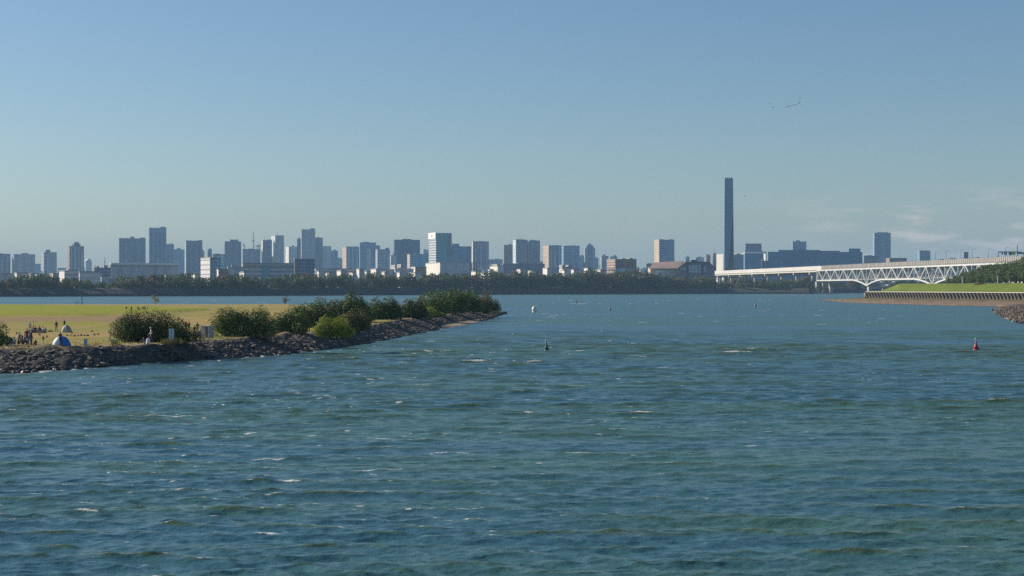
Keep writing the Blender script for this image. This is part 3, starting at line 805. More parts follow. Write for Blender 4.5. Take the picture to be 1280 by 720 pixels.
# ------------------------------------------------------------------ wood behind the right embankment
RT = []
for i in range(4):
    rng = np.random.default_rng(400 + i); RT.append(tree_mesh(rng, 11, 10.5, .62, 2300, F_PINE if i % 2 else F_FAR, .14, nb=12))
def right_tree(px, d, top, k, lab, group):
    base = 9.9; hg = Z(top, d) - base; e = empty('tree', (X(px, d), d, base), RNG.uniform(0, 6.28), lab, 'tree', group)
    s = hg / 10.7; e.scale = (s * RNG.uniform(1.0, 1.25), s * RNG.uniform(1, 1.2), s)
    link('crown', RT[k][0], e); link('trunk', RT[k][1], e)
rt_prof = ([1172, 1185, 1200, 1216, 1232, 1246, 1262, 1275, 1290, 1400], [353, 347.5, 342.5, 337.5, 334, 331.5, 329.5, 325, 321, 316])
kk = 0
for row, (back, step) in enumerate(((102, 6.2), (125, 6.5), (150, 7.0))):
    px = 1174.0 + row * 6
    while px < 1370:
        d = float(wall_d(px)) + back + RNG.normal(0, 3); top = float(np.interp(px, *rt_prof)) + (6.5, 3.0, 0)[row] + RNG.normal(0, .9)
        if Z(top, d) - 9.9 > 1.6:
            right_tree(px, d, top, kk % 4, ('front', 'middle', 'rear')[row] + (' row tree at the low end of the wood behind the embankment' if px < 1212 else ' row tree in the middle of the wood behind the embankment' if px < 1250 else ' row tree of the wood behind the embankment near the right edge'),
                       'wood behind the embankment, ' + ('front', 'middle', 'rear')[row] + (' west' if px < 1212 else ' middle' if px < 1250 else ' east'))
            kk += 1
        px += step * RNG.uniform(.8, 1.2)
d = float(wall_d(1226)) + 68
make_bush('shrub', 'flat brownish shrub on the green embankment near its crest', (X(1227, d), d, 9.2), 9.0, 1.6, 4, F_AUTUMN, 1500, .45, None, 801, 6)
for px in (1203, 1247):
    d = float(wall_d(px)) + 84; e = empty('marker_post', (X(px, d), d, 10.3), 0, 'pale post on the embankment path ' + ('left, below the low end of the wood' if px < 1220 else 'right, nearer the right edge'), 'post', 'pale posts on the embankment path')
    MB().tube([(0, 0, 0), (0, 0, 4.3)], [.22, .17], 8).build('pole', WHITE, e)
    MB().box(-.5, .5, -.08, .08, 3.3, 4.2).build('sign_plate', WHITE, e, bevel=.03)
    MB().prism([(-.4, -.4), (.4, -.4), (.4, .4), (-.4, .4)], -.1, .4).build('footing', GREYC, e)

# ------------------------------------------------------------------ buildings
M = {
 'tan': facade('facade_tan', (0.506, 0.396, 0.294), (.10, .11, .12), 3.4, .45, 6, .7),
 'brown': facade('facade_brown', (0.360, 0.253, 0.216), (.07, .07, .08), 3.4, .5, 7, .75),
 'grey': facade('facade_grey', (0.396, 0.444, 0.513), (.09, .11, .14), 3.6, .5, 6, .75),
 'greydark': facade('facade_slate', (0.250, 0.308, 0.400), (.05, .07, .10), 3.6, .55, 5, .8),
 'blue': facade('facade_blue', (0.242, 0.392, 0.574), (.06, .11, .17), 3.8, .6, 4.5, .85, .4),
 'navy': facade('facade_navy', (0.120, 0.224, 0.380), (.03, .06, .10), 4.0, .65, 4, .85, .35),
 'teal': facade('facade_teal', (0.130, 0.360, 0.420), (.06, .20, .25), 4.2, .7, 6, .9, .3),
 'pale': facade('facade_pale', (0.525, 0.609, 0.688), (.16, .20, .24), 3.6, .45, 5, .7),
 'white': facade('facade_white', (.70, .67, .62), (.20, .20, .21), 4.0, .28, 9, .8),
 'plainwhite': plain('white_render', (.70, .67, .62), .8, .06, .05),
 'ware': facade('cladding_grey', (0.357, 0.402, 0.468), (.27, .29, .31), 30, .9, 14, .5),
 'stripe': facade('facade_striped', (0.506, 0.529, 0.550), (.12, .14, .17), 5.0, .42, 200, .97),
 'stripewhite': facade('facade_white_striped', (.78, .74, .68), (.22, .24, .27), 5.6, .32, 300, .98),
 'roofbrown': plain('roof_brown', (.34, .235, .195), .8, .12, .1),
 'roofgrey': plain('roof_grey', (.33, .33, .33), .85, .1, .1),
 'dark': plain('dark_cladding', (.07, .08, .10), .6, .1, .1),
 'bluewall': plain('blue_cladding', (.14, .27, .42), .5, .10, .03),
}
def box_building(name, label, cat, x0, xs, x1, top, d, mat, crowns=(), base=6.0, roofm='roofgrey', group=None, depth=None, mast=None, th=None, parapet=True, leftmat=None):
    """a block whose front corner stands at xs: its sunny left wall reaches x0, its shaded front x1"""
    al = math.atan2(xs - 640, F); th = (math.radians(16 if xs - x0 > .4 else 0) - al) if th is None else th - al
    Cx, Cy = X(xs, d), d
    def ext(px, dx, dy):
        k = (px - 640) / F; return (k * Cy - Cx) / (dx - k * dy)
    R = (math.cos(th), math.sin(th)); L = (-math.sin(th), math.cos(th))
    wR = abs(ext(x1, *R)); wL = abs(ext(x0, *L)) if xs - x0 > .4 else (depth or max(12, min(wR, 40)))
    if depth and xs - x0 <= .4: wL = depth
    wL = min(wL, 260)
    zt = Z(top, d) - base
    e = empty(name, (Cx, Cy, base), th, label, cat, group)
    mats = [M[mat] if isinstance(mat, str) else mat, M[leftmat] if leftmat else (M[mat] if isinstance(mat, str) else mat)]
    wm = MB(); o = wR, wL
    wm.poly([(0, 0, -3), (wR, 0, -3), (wR, wL, -3), (0, wL, -3), (0, 0, zt), (wR, 0, zt), (wR, wL, zt), (0, wL, zt)],
            [(0, 3, 2, 1), (4, 5, 6, 7), (0, 1, 5, 4), (1, 2, 6, 5), (2, 3, 7, 6)])
    wm.poly([(0, 0, -3), (0, wL, -3), (0, wL, zt), (0, 0, zt)], [(3, 2, 1, 0)], 1)
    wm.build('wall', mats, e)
    if parapet:
        MB().box(-.35, wR + .35, -.35, wL + .35, zt + .003, zt + .9).build('roof', M[roofm], e)
    for (a, b, t) in crowns:
        fa = (a - xs) / (x1 - xs) if x1 > xs else 0; fb = (b - xs) / (x1 - xs); fa = max(fa, .02)
        MB().box(wR * fa, wR * min(fb, .98), wL * .12, wL * .8, zt + .9 * parapet + .003, Z(t, d) - base).build('roof_plant', M['roofgrey'] if d < 3000 else M['greydark'], e)
    if mast:
        fa = (mast[0] - xs) / (x1 - xs) * wR
        MB().tube([(fa, wL * .4, zt + .9), (fa, wL * .4, Z(mast[1], d) - base)], [.9, .35], 5).build('mast', STEEL, e)
    return e, wR, wL, zt

TW = [ # label, x0, xs, x1, top, d, material, crowns, mast
 ('two-part blue-grey apartment tower cut by the left edge', -14, -8, 13, 317.5, 4300, 'greydark', [(-4, 4, 316.5)], None),
 ('wide blue-grey apartment tower second from the left edge', 15, 17.5, 44, 318, 4300, 'grey', [(27, 36, 316.3)], None),
 ('low hazy blue block right of the wide apartment tower', 43, 43, 51.5, 330, 6000, 'blue', [], None),
 ('tan-sided apartment tower with small flat crown, between the wide tower and the taller brown one', 51, 55, 71, 315.5, 4200, 'grey', [(57.5, 63.5, 312)], None),
 ('low distant pale block left of the brown crowned tower', 72, 72, 83, 335, 6500, 'blue', [], None),
 ('brown apartment tower with a stepped helipad crown, tallest of the left group', 84, 87, 105, 308, 4100, 'brown', [(92, 101, 304.5), (93.5, 99, 302.3)], None),
 ('broad grey gridded tower standing behind the long grey warehouse', 148, 149, 182, 298, 4200, 'greydark', [(163, 168, 295.5), (175, 182, 296.5)], None),
 ('very tall blue slab tower, tallest of the left half', 185.5, 186.5, 208, 285, 4300, 'blue', [(200.5, 208, 283.3)], None),
 ('narrow blue tower stepping down right of the tallest slab', 208, 208, 217.5, 305.5, 4600, 'blue', [(211, 216, 304.5)], None),
 ('hazy blue block stepping lowest right of the tallest slab', 217.6, 217.6, 230.5, 312, 5200, 'blue', [], None),
 ('slate tower with a white left edge above the white and blue office block', 231.8, 233, 253, 301, 4300, 'greydark', [(248, 252.8, 299.8)], None),
 ('slim blue tower tucked behind the right side of the slate tower', 250, 250, 255.5, 314, 4800, 'blue', [], None),
 ('slim blue tower rising just above the white and blue office block', 259.5, 259.5, 265, 312, 4800, 'blue', [], None),
 ('square slate tower with a flat raised crown, right of the office block', 280, 281, 301.5, 302, 4100, 'greydark', [(288, 298, 299.3)], None),
 ('unfinished blue tower below the construction cranes', 303.5, 303.5, 325.5, 311.7, 4500, 'blue', [], None),
 ('dark slab with a pale left edge right of the cranes', 327, 328.3, 340, 300.5, 4500, 'navy', [(334, 339.5, 299.3)], None),
 ('rounded pale blue tower right of the dark slab', 339, 344, 355, 294.5, 4500, 'pale', [(341, 353, 294)], None),
 ('pale hazy slab with a bright edge left of the tall grey tower', 357, 361, 373, 308.5, 5200, 'pale', [], None),
 ('narrow slate tower attached left of the tall grey tower', 371.5, 371.5, 376.5, 298.5, 4700, 'greydark', [], None),
 ('tall ribbed grey tower with raised right corner', 376, 377, 394, 287, 4400, 'grey', [(388, 394, 285.2)], None),
 ('slate tower right behind the tall ribbed grey tower', 394, 394, 403.5, 297.5, 4700, 'greydark', [(395, 400, 296.5)], None),
 ('pale blue block stepping down right of the slate tower', 403.5, 403.5, 414, 308, 5000, 'pale', [(405, 412, 307.5)], None),
 ('grey-blue block lower again, right of the pale blue block', 413, 413, 422.5, 313.5, 5200, 'blue', [], None),
 ('lowest hazy block before the tan-edged tower', 421, 421, 428.5, 323, 5600, 'blue', [], None),
 ('blue tower with a tan left face', 428, 433, 449, 308.5, 4300, 'tan', [(438, 446, 308)], None),
 ('blue glass tower with a pale reflecting centre', 449, 450, 470, 303.5, 4100, 'blue', [], None),
 ('short slate block behind the glass tower with the pale centre', 466, 466, 475, 307.5, 4700, 'greydark', [], None),
 ('tan-grey block with small raised right corner', 469.5, 472, 487.5, 312, 4000, 'grey', [(482, 486.5, 309.5)], None),
 ('wide dark glass tower with a shallow crown', 492, 493, 525, 300, 3900, 'navy', [(503, 514, 298.5)], None),
 ('small pale block below the left of the wide dark glass tower', 487.5, 488.5, 495.5, 319.5, 3500, 'pale', [], None),
 ('blue block with a tan left face in front of the dark glass tower', 509, 512.5, 535, 318, 3300, 'blue', [(520, 527, 317)], None),
 ('small hazy block left of the tower with the white sign top', 528.5, 529, 536, 312.5, 5000, 'pale', [], None),
 ('grey slab with a white left edge and fluted front', 590, 591, 611, 302, 4200, 'greydark', [(598, 604, 301.3)], None),
 ('low hazy dark block right of the fluted grey slab', 609, 609, 628.5, 324.5, 5800, 'navy', [], None),
 ('pinkish brown block left of the dark blue twin towers', 629, 630, 642, 306.5, 4400, 'brown', [], None),
 ('left of the dark blue twin towers with rounded tops', 641, 645, 658.5, 300, 4200, 'navy', [(646, 656, 299)], None),
 ('right of the dark blue twin towers with rounded tops', 657.5, 661, 675, 301, 4200, 'navy', [(663, 670, 299.7)], None),
 ('narrow hazy block right of the twin towers', 674, 674, 679, 327, 5600, 'brown', [], None),
 ('grey slab tower with a broad tan left face', 678.5, 686, 702, 307, 4100, 'grey', [(690, 699, 306.3)], None),
 ('blue slab tower right of the tan-faced grey slab', 700, 704.5, 724.5, 307.5, 4300, 'blue', [(708, 720, 306.7)], None),
 ('hazy low blue block left of the pointed tower', 723, 723, 731, 320, 5400, 'blue', [], None),
 ('small dark block in front of the pointed tower', 728.5, 728.5, 737, 328, 4400, 'navy', [], None),
 ('small grey block right of the pointed tower', 743, 743, 748, 323, 5400, 'greydark', [], None),
 ('slate block standing left behind the brown office block', 750.5, 752, 760.5, 320.5, 3900, 'grey', [], None),
 ('small slate block above the brown office block', 763, 763, 771.5, 321, 3900, 'greydark', [], None),
 ('lone blue-grey tower with a broad cream left face', 818, 824, 843, 300, 3400, 'tan', [(824, 830, 299), (837, 842, 298.9)], None),
 ('blue slab with a rooftop antenna standing alone on the right', 1091, 1093, 1113.5, 291.5, 4200, 'blue', [(1097, 1111, 290.3)], (1110.5, 288)),
 ('short blue tower rising behind the bridge, right of the antenna slab', 1147, 1149.5, 1163, 313.7, 3900, 'blue', [(1153, 1160, 313)], None),
 ('small square deep blue block above the bridge deck', 1205, 1205, 1210.5, 315.5, 3000, 'navy', [], None),
 ('low slate block behind the bridge, left of the antenna slab', 1079, 1080, 1098, 320, 3300, 'greydark', [(1084, 1090, 319)], None),
 ('low brown-grey block behind the bridge, right of the antenna slab', 1107.5, 1112, 1133.5, 323, 3200, 'brown', [], None),
 ('dark blue office block floating above the white hall right of the chimney', 930.5, 931, 953, 313, 3700, 'navy', [(932, 952, 304.3)], None),
 ('blue tower block above the long blue factory', 989.5, 991, 1008, 302.3, 3800, 'blue', [], None),
 ('pinkish slate twin blocks left of the chimney', 882, 883, 888, 319, 3600, 'brown', [], None),
 ('narrow mauve block just left of the chimney', 891, 891.5, 895.5, 317.5, 3600, 'brown', [], None),
 ('distant pale block above the hall roof', 857, 857, 862, 321.5, 4200, 'pale', [], None),
 ('distant pale low block above the right end of the hall roof', 870, 870, 880, 322, 4800, 'pale', [], None),
 ('dark low hazy block left of the brown-roofed hall', 808, 808, 817, 330, 3400, 'navy', [(810, 815, 329)], None),
]
for (lab, x0, xs, x1, top, d, mat, cr, ma) in TW:
    nm = 'tower_block' if top < 316 else 'city_block'
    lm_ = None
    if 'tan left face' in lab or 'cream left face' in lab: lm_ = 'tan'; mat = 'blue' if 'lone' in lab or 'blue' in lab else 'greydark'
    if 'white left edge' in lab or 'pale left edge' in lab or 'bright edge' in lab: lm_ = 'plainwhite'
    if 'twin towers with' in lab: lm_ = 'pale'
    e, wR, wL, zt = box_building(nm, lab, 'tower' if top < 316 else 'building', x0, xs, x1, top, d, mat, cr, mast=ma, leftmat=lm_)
    hr = random.Random(lab)
    if top < 326 and d > 3300:
        if not cr:
            a_ = hr.uniform(.1, .5); MB().box(wR * a_, wR * (a_ + hr.uniform(.2, .4)), wL * .15, wL * .7, zt + .91, zt + hr.uniform(2.5, 5)).build('roof_plant', M['greydark'], e)
        if 'glass' not in lab and hr.random() < .8:
            k_ = hr.choice((2, 3, 4)); mt_ = M[hr.choice(('pale', 'grey', 'navy', 'greydark'))]
            for i_ in range(k_):
                a_ = (i_ + .5) / k_; w_ = wR * hr.uniform(.06, .12); MB().box(wR * a_ - w_ / 2, wR * a_ + w_ / 2, -1.6, -.01, -3, zt - hr.choice((0.4, 6, 12))).build('balcony_stack', mt_, e)
        if hr.random() < .4:
            q_ = wR * hr.uniform(.2, .8); MB().tube([(q_, wL * .4, zt + .95), (q_, wL * .4, zt + hr.uniform(8, 13))], [.5, .25], 5).build('antenna', STEEL, e)
    if 'pale reflecting centre' in lab:
        MB().box(wR * .42, wR * .66, -.6, -.01, 20, zt - 14).build('painted_reflection', M['pale'], e)  # bright reflection in the glass painted as a paler panel
    if 'twin towers' in lab and 'dark blue' in lab and 'left of the dark' in lab:
        pass
# far haze-blue low skyline
LOWFAR = [(100, 118, 334), (120, 147, 337), (404, 470, 334), (556, 600, 331), (608, 660, 332), (724, 760, 333), (771, 812, 335), (840, 900, 329), (1060, 1150, 329), (1150, 1205, 324), (1212, 1300, 324)]
for i, (a, b, t) in enumerate(LOWFAR):
    rng = random.Random(i); x = a; k = 0
    while x < b:
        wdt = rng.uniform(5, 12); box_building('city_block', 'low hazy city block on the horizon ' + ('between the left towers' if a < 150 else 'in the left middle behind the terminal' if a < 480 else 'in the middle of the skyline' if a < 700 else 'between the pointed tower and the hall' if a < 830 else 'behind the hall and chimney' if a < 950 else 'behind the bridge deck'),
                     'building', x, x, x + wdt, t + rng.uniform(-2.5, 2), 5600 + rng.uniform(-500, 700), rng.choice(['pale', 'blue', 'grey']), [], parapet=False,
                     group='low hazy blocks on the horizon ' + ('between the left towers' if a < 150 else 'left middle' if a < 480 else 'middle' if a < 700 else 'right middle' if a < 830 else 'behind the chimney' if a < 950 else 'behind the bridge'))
        x += wdt + rng.uniform(-1, 6)

# domed pale tower, pointed tower
d = 5000; e = empty('tower_block', (X(110.5, d), d, 6), 0, 'pale tower with a domed top right of the brown crowned tower', 'tower')
R = 4.3 / F * d; MB().prism([(R * math.cos(a * math.pi / 6), R * math.sin(a * math.pi / 6)) for a in range(12)], -3, Z(328, d) - 6).build('wall', M['pale'], e)
MB().tube([(0, 0, Z(328, d) - 6 + .01), (0, 0, Z(325.5, d) - 6), (0, 0, Z(323.8, d) - 6), (0, 0, Z(323, d) - 6)], [R, R * .85, R * .5, R * .1], 12).build('roof', M['pale'], e, smooth=True)
d = 4700; s = d / F; e = empty('tower_block', (X(737.5, d), d, 6), 0, 'pale tower with a pointed top between two low hazy blocks', 'tower')
zs = [Z(311, d) - 6, Z(306, d) - 6, Z(303.6, d) - 6]
MB().box(-6.5 * s, 6.5 * s, 0, 30, -3, zs[0]).build('wall', M['grey'], e)
MB().box(-3 * s, 3 * s, -3, -.01, -3, zs[0] + 6).build('bay', M['navy'], e)
MB().prism([(-6.3 * s, .1), (6.3 * s, .1), (6.3 * s, 29.9), (-6.3 * s, 29.9)], zs[0] + .01, zs[1], top=[(-3 * s, 8), (3 * s, 8), (3 * s, 22), (-3 * s, 22)]).prism([(-3 * s, 8), (3 * s, 8), (3 * s, 22), (-3 * s, 22)], zs[1] + .01, zs[2], top=[(-.4 * s, 14), (.4 * s, 14), (.4 * s, 16), (-.4 * s, 16)]).build('roof', M['greydark'], e)

# the tower with the white sign top
d = 3200; e, wR, wL, zt = box_building('office_tower', 'teal glass tower with a white sign top on its striped left face', 'tower', 536, 545, 564.5, 291.8, d, 'teal', [], leftmat='stripe', roofm='dark')
MB().box(-1.2, -.01, -.3, wL + .3, zt - 10, zt + 2.2).build('sign_top', plain('sign_white', (.82, .80, .77), .6, .02), e)
red = plain('sign_red', (.50, .12, .09), .6, .05)
yc = wL * .5
em = MB(); em.poly([(-1.35, yc - 5, zt - 3.0), (-1.35, yc + 5, zt - 3.0), (-1.35, yc + 1.2, zt - 7.0), (-1.35, yc - 1.2, zt - 7.0), (-1.21, yc - 5, zt - 3.0), (-1.21, yc + 5, zt - 3.0), (-1.21, yc + 1.2, zt - 7.0), (-1.21, yc - 1.2, zt - 7.0)],
        [(0, 3, 2, 1), (4, 5, 6, 7), (0, 1, 5, 4), (1, 2, 6, 5), (2, 3, 7, 6), (3, 0, 4, 7)]); em.build('emblem', red, e)
MB().box(wR * .74, wR + .05, -.8, -.01, -3, zt - .2).build('grey_bay', M['greydark'], e)
for k, zz in enumerate((.27, .33, .39, .16, .21, .42)):
    MB().box(wR * (.62 if k < 5 else .36), wR * (.66 if k < 5 else .40), -.4, -.01, zt * zz, zt * zz + 4).build('window', M['dark'], e)
e, wR, wL, zt = box_building('podium_building', 'wide low block with a bright white left wall under the teal glass tower', 'building', 532, 550, 587.5, 328.6, 2600, 'ware', [], leftmat='plainwhite')
box_building('office_block', 'blue glass block with a curved roof right of the teal glass tower', 'building', 564.5, 564.5, 589, 308.5, 3350, 'blue', [(565, 574, 304.5)])
# lattice stair frame and slanted chute
d = 2400; e = empty('stair_tower', (X(587.5, d), d, 6), 0, 'dark open stair frame at the right end of the wide white-walled block', 'stair tower'); s = d / F
zt = Z(328, d) - 6
m = MB()
for i in range(4):
    for j in (0, 6): m.box(i * 2.6 * s - .4, i * 2.6 * s + .4, j - .4, j + .4, -3, zt)
m.build('frame', M['dark'], e)
for k in range(5): MB().box(-.6, 7.8 * s + .6, -.8, 6.8, 2 + k * (zt - 2.6) / 4, 2.5 + k * (zt - 2.6) / 4).build('landing', M['dark'], e)
e = empty('conveyor', (X(603, d), d, 6), 0, 'slanting white conveyor left of the low white roofs below the twin towers', 'conveyor')
MB().bar((-3 * s, 0, Z(334, d) - 6), (5 * s, 0, Z(344, d) - 6), 4, 3.5).build('gallery', WHITE, e)
MB().box(-3 * s - .6, -3 * s + .6, -.6, .6, -3, Z(335.5, d) - 6).box(1.5 * s - .6, 1.5 * s + .6, -.6, .6, -3, Z(341.5, d) - 6).build('legs', STEEL, e)

# low buildings near the far shore
LOW = [ # name, label, cat, x0, xs, x1, top, d, mat, leftmat, crowns
 ('warehouse', 'low white shed behind the trees at the left edge', 'warehouse', -20, -4, 17, 342.5, 1720, 'ware', 'plainwhite', []),
 ('warehouse', 'low white shed with pale roof below the wide apartment tower', 'warehouse', 18, 21, 36, 341.5, 1720, 'white', 'plainwhite', []),
 ('warehouse', 'small white shed with bright roof below the tan-sided tower', 'warehouse', 44, 46, 61, 344, 1700, 'white', None, []),
 ('office_block', 'low dark-windowed block with white end wall below the brown tower', 'office', 74, 80.5, 99, 339, 1740, 'stripe', 'plainwhite', [(86, 96, 337)]),
 ('office_block', 'white low block with long window bands left of the grey warehouse', 'office', 98.5, 99.5, 127, 340, 1700, 'stripewhite', None, [(118, 124, 334)]),
 ('factory', 'jumble-roofed grey plant building against the left end of the grey warehouse', 'factory', 118, 119, 138.5, 335.5, 1780, 'greydark', None, [(121, 124, 332.5), (130, 135, 331.5)]),
 ('warehouse', 'long plain grey warehouse with a bright roof edge', 'warehouse', 137.5, 138.8, 223.5, 330.3, 1900, 'ware', 'dark', []),
 ('warehouse', 'long low shed with a white roof line in front of the grey warehouse', 'warehouse', 126, 127, 189, 348, 1640, 'ware', None, []),
 ('warehouse', 'pale low shed at the right foot of the grey warehouse', 'warehouse', 206, 207, 238, 344.5, 1700, 'ware', 'plainwhite', []),
 ('office_block', 'office block with striped white left face and blue glass front', 'office', 250.8, 262.5, 276, 322.5, 1900, 'blue', 'stripewhite', [(265, 273, 321)]),
 ('factory', 'round-roofed small hall right of the white and blue office block', 'factory', 265.5, 266, 281, 318.5, 2300, 'pale', None, [(268, 275, 317)]),
 ('warehouse', 'low white-ended shed right of the white and blue office block', 'warehouse', 271, 273, 286, 337, 1750, 'brown', 'plainwhite', []),
 ('warehouse', 'pale wide shed below the square slate tower', 'warehouse', 284, 285, 304, 334.5, 1780, 'ware', None, [(290, 293, 331)]),
 ('warehouse', 'low cream-roofed shed behind the trees below the slate tower', 'warehouse', 277, 278, 298, 346.5, 1680, 'ware', None, []),
 ('terminal_building', 'long three-storey terminal with dark window bands', 'building', 302.5, 303.5, 393, 329.3, 1900, 'stripe', None, [(330, 338, 328.4)]),
 ('office_block', 'dark navy boxy block rising from the right end of the terminal', 'office', 367.5, 368.5, 393.5, 324.2, 1870, 'navy', 'dark', []),
 ('warehouse', 'long pale low building right of the terminal', 'warehouse', 393.5, 394.5, 445, 336.3, 1950, 'stripe', None, [(398, 404, 335)]),
 ('warehouse', 'small white house-like shed left of the brown-grey roofs', 'warehouse', 445.5, 449, 455, 336.5, 1950, 'grey', 'plainwhite', []),
 ('warehouse', 'white-ended shed in the trees below the tan-grey block', 'warehouse', 463.5, 470, 476, 336.5, 1950, 'ware', 'plainwhite', []),
 ('warehouse', 'wide grey shed left of the step-roofed white plant', 'warehouse', 471, 474, 494, 337, 2050, 'ware', None, []),
 ('factory', 'grey plant hall with two white rooftop towers', 'factory', 487, 494, 517, 336.5, 2050, 'ware', 'white', [(494.5, 497, 331), (502, 504.5, 330)]),
 ('warehouse', 'dark-roofed brown shed left of the wide white-walled block', 'warehouse', 513.5, 519, 533, 334, 2150, 'brown', 'plainwhite', []),
 ('warehouse', 'white-ended low shed in front of the dark-roofed brown shed', 'warehouse', 512, 519.5, 531, 341, 2000, 'ware', 'plainwhite', []),
 ('warehouse', 'long grey flat-roofed shed below the twin towers', 'warehouse', 628, 629, 681, 330, 2500, 'greydark', None, [(646.5, 652.5, 328.2)]),
 ('warehouse', 'stepped white plant building below the pinkish brown block', 'warehouse', 612.5, 622, 629.5, 333, 2250, 'white', 'plainwhite', [(622.5, 626, 330)]),
 ('warehouse', 'low pale shed in front of the long grey flat-roofed shed', 'warehouse', 600, 606, 645, 341, 2150, 'ware', 'plainwhite', []),
 ('warehouse', 'white cubic shed with grey front below the tan-faced slab', 'warehouse', 678.5, 684, 699, 335.5, 2250, 'ware', 'plainwhite', []),
 ('factory', 'white plant with several rooftop hoods below the blue slab', 'factory', 697, 703, 721, 336, 2300, 'white', 'plainwhite', [(703.5, 707.5, 331), (711, 715.5, 331.2)]),
 ('warehouse', 'low pale shed between the hooded plant and the brown office block', 'warehouse', 720, 724, 760, 338.5, 2350, 'ware', None, []),
 ('office_block', 'brown office block with cream left face and pale window bands', 'office', 758.5, 769.2, 795.5, 324.5, 2100, 'brown', None, [(779, 784, 322.8), (788, 792, 322.3)]),
 ('warehouse', 'low white wall and sheds left of the brown-roofed hall', 'warehouse', 797, 800, 818, 343.2, 2200, 'white', 'plainwhite', []),
 ('building', 'grey office wall right beside the chimney foot', 'building', 916.5, 917.5, 931.5, 318.3, 3300, 'greydark', None, [(921, 926, 317)]),
 ('factory', 'blue plant building with a white roof line right of the chimney', 'factory', 929.5, 931, 954.5, 316.3, 3100, 'bluewall', None, []),
 ('factory', 'white stepped plant behind the blue plant building', 'factory', 895, 957, 961, 315.7, 3500, 'plainwhite', None, []),
 ('factory', 'long deep blue factory with a stepped roofline', 'factory', 958.5, 960, 1078, 315.2, 3000, 'bluewall', None, [(973, 1025, 312.3), (1025.5, 1050, 313.2), (1061, 1077, 310.3)]),
 ('factory', 'dark open-frame plant at the left foot of the long blue factory', 'factory', 951.5, 952, 962, 326.5, 2960, 'navy', None, [(953, 955, 324)]),
]
for (nm, lab, cat, x0, xs, x1, top, d, mat, lm, cr) in LOW:
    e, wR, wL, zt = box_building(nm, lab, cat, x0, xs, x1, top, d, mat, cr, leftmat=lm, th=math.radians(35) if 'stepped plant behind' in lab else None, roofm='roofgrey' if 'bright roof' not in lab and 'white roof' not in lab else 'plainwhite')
    if 'bluewall' == mat:
        for ch in e.children:
            if ch.name.startswith('roof_plant'): ch.data.materials[0] = M['bluewall']
    if 'white window' in lab or 'brown office' in lab:
        for z0 in (.30, .60): MB().box(1.0, wR - 1, -.7, -.01, zt * z0, zt * z0 + 4.2).build('window_band', M['pale'], e)
        for z0 in (.35, .62): MB().box(-.7, -.01, wL * .1, wL * .9, zt * z0, zt * z0 + 3).build('window_band', M['dark'], e)
    if 'bright roof edge' in lab:
        MB().box(-1, wR + 1, -2.5, 0, zt - .6, zt + 1.6).build('roof_edge', WHITE, e)
    if 'three-storey' in lab:
        MB().box(wR * .27, wR * .36, -1.2, -.01, 2, zt - 1).build('glass_bay', M['teal'], e)
        MB().box(-.5, wR + .5, -1.8, -.02, zt - 2.4, zt - .8).build('roof_edge', plain('pale_concrete', (.44, .42, .37)), e)
    if 'chimney' in lab and 'white roof line' in lab:
        MB().box(-1, wR + 8, -2.5, 0, zt - 1, zt + 3).build('roof_edge', WHITE, e)

# low white and pale sheds filling the gaps just above the trees
FILL = [(36, 43, 343), (62, 73, 342.5), (238, 249, 343.5), (299, 309, 341), (396, 404, 339.5), (407, 418, 342), (421, 431, 339), (436, 444, 341.5), (456, 463, 339.5), (477, 486, 340.5), (496, 503, 341), (589, 598, 340), (610, 617, 337.5), (646, 657, 337), (660, 671, 339), (700, 709, 338.5), (714, 724, 337.5), (730, 741, 335.5), (744, 757, 338), (776, 786, 338.5)]
PLACE_ = [(0, 'below the leftmost towers'), (200, 'right of the long grey warehouse'), (290, 'beside the long terminal'), (390, 'right of the dark navy block'), (450, 'below the tan-grey block'), (560, 'right of the wide white-walled block'), (690, 'below the pointed tower'), (770, 'in front of the brown office block')]
for i, (a, b, t) in enumerate(FILL):
    pl = [q for v, q in PLACE_ if a >= v][-1]; d = float(fs_d(a)) + 78 + (i * 37) % 50
    e, wR, wL, zt = box_building('warehouse', 'low pale shed above the trees ' + pl, 'warehouse', a, a + (b - a) * (.3 + .1 * (i % 4)), b, t, d, ('white', 'ware', 'stripewhite', 'pale')[i % 4], [(a + (b - a) * .6, a + (b - a) * .8, t - 1.6)] if i % 3 == 0 else [], leftmat='plainwhite', group='low pale sheds just above the trees ' + pl)
# brown-roofed hall: long lower wing and gabled end
d = 2235.0; s = d / F; e = empty('hall', (X(812, d), d, 6), 0, 'hall with brown pitched roof and glazed gable front left of the chimney', 'hall')
def hx(px): return (px - 812) * s
def hz(y): return Z(y, d) - 6
cream = plain('cream_render', (.50, .43, .32), .85, .1, .1); mauve = plain('mauve_wall', (.25, .23, .28), .8, .1, .1); rb = M['roofbrown']; dk = plain('dark_fascia', (.07, .05, .06), .7, .1)
MB().poly([(hx(813), 0, -3), (hx(848), 0, -3), (hx(848), 40, -3), (hx(813), 40, -3), (hx(813), 0, hz(336.5)), (hx(848), 0, hz(336.5)), (hx(848), 40, hz(334)), (hx(813), 40, hz(334))],
          [(0, 3, 2, 1), (4, 5, 6, 7), (0, 1, 5, 4), (1, 2, 6, 5), (2, 3, 7, 6), (3, 0, 4, 7)]).build('side_wing', cream, e)
MB().poly([(hx(811), -3, hz(336.3)), (hx(847), -3, hz(336)), (hx(858), 34, hz(326.3)), (hx(820), 34, hz(328)), (hx(811), -3, hz(335.6)), (hx(847), -3, hz(335.4)), (hx(858), 34, hz(325.7)), (hx(820), 34, hz(327.4))],
          [(0, 3, 2, 1), (4, 5, 6, 7), (0, 1, 5, 4), (1, 2, 6, 5), (2, 3, 7, 6), (3, 0, 4, 7)]).build('roof', rb, e)
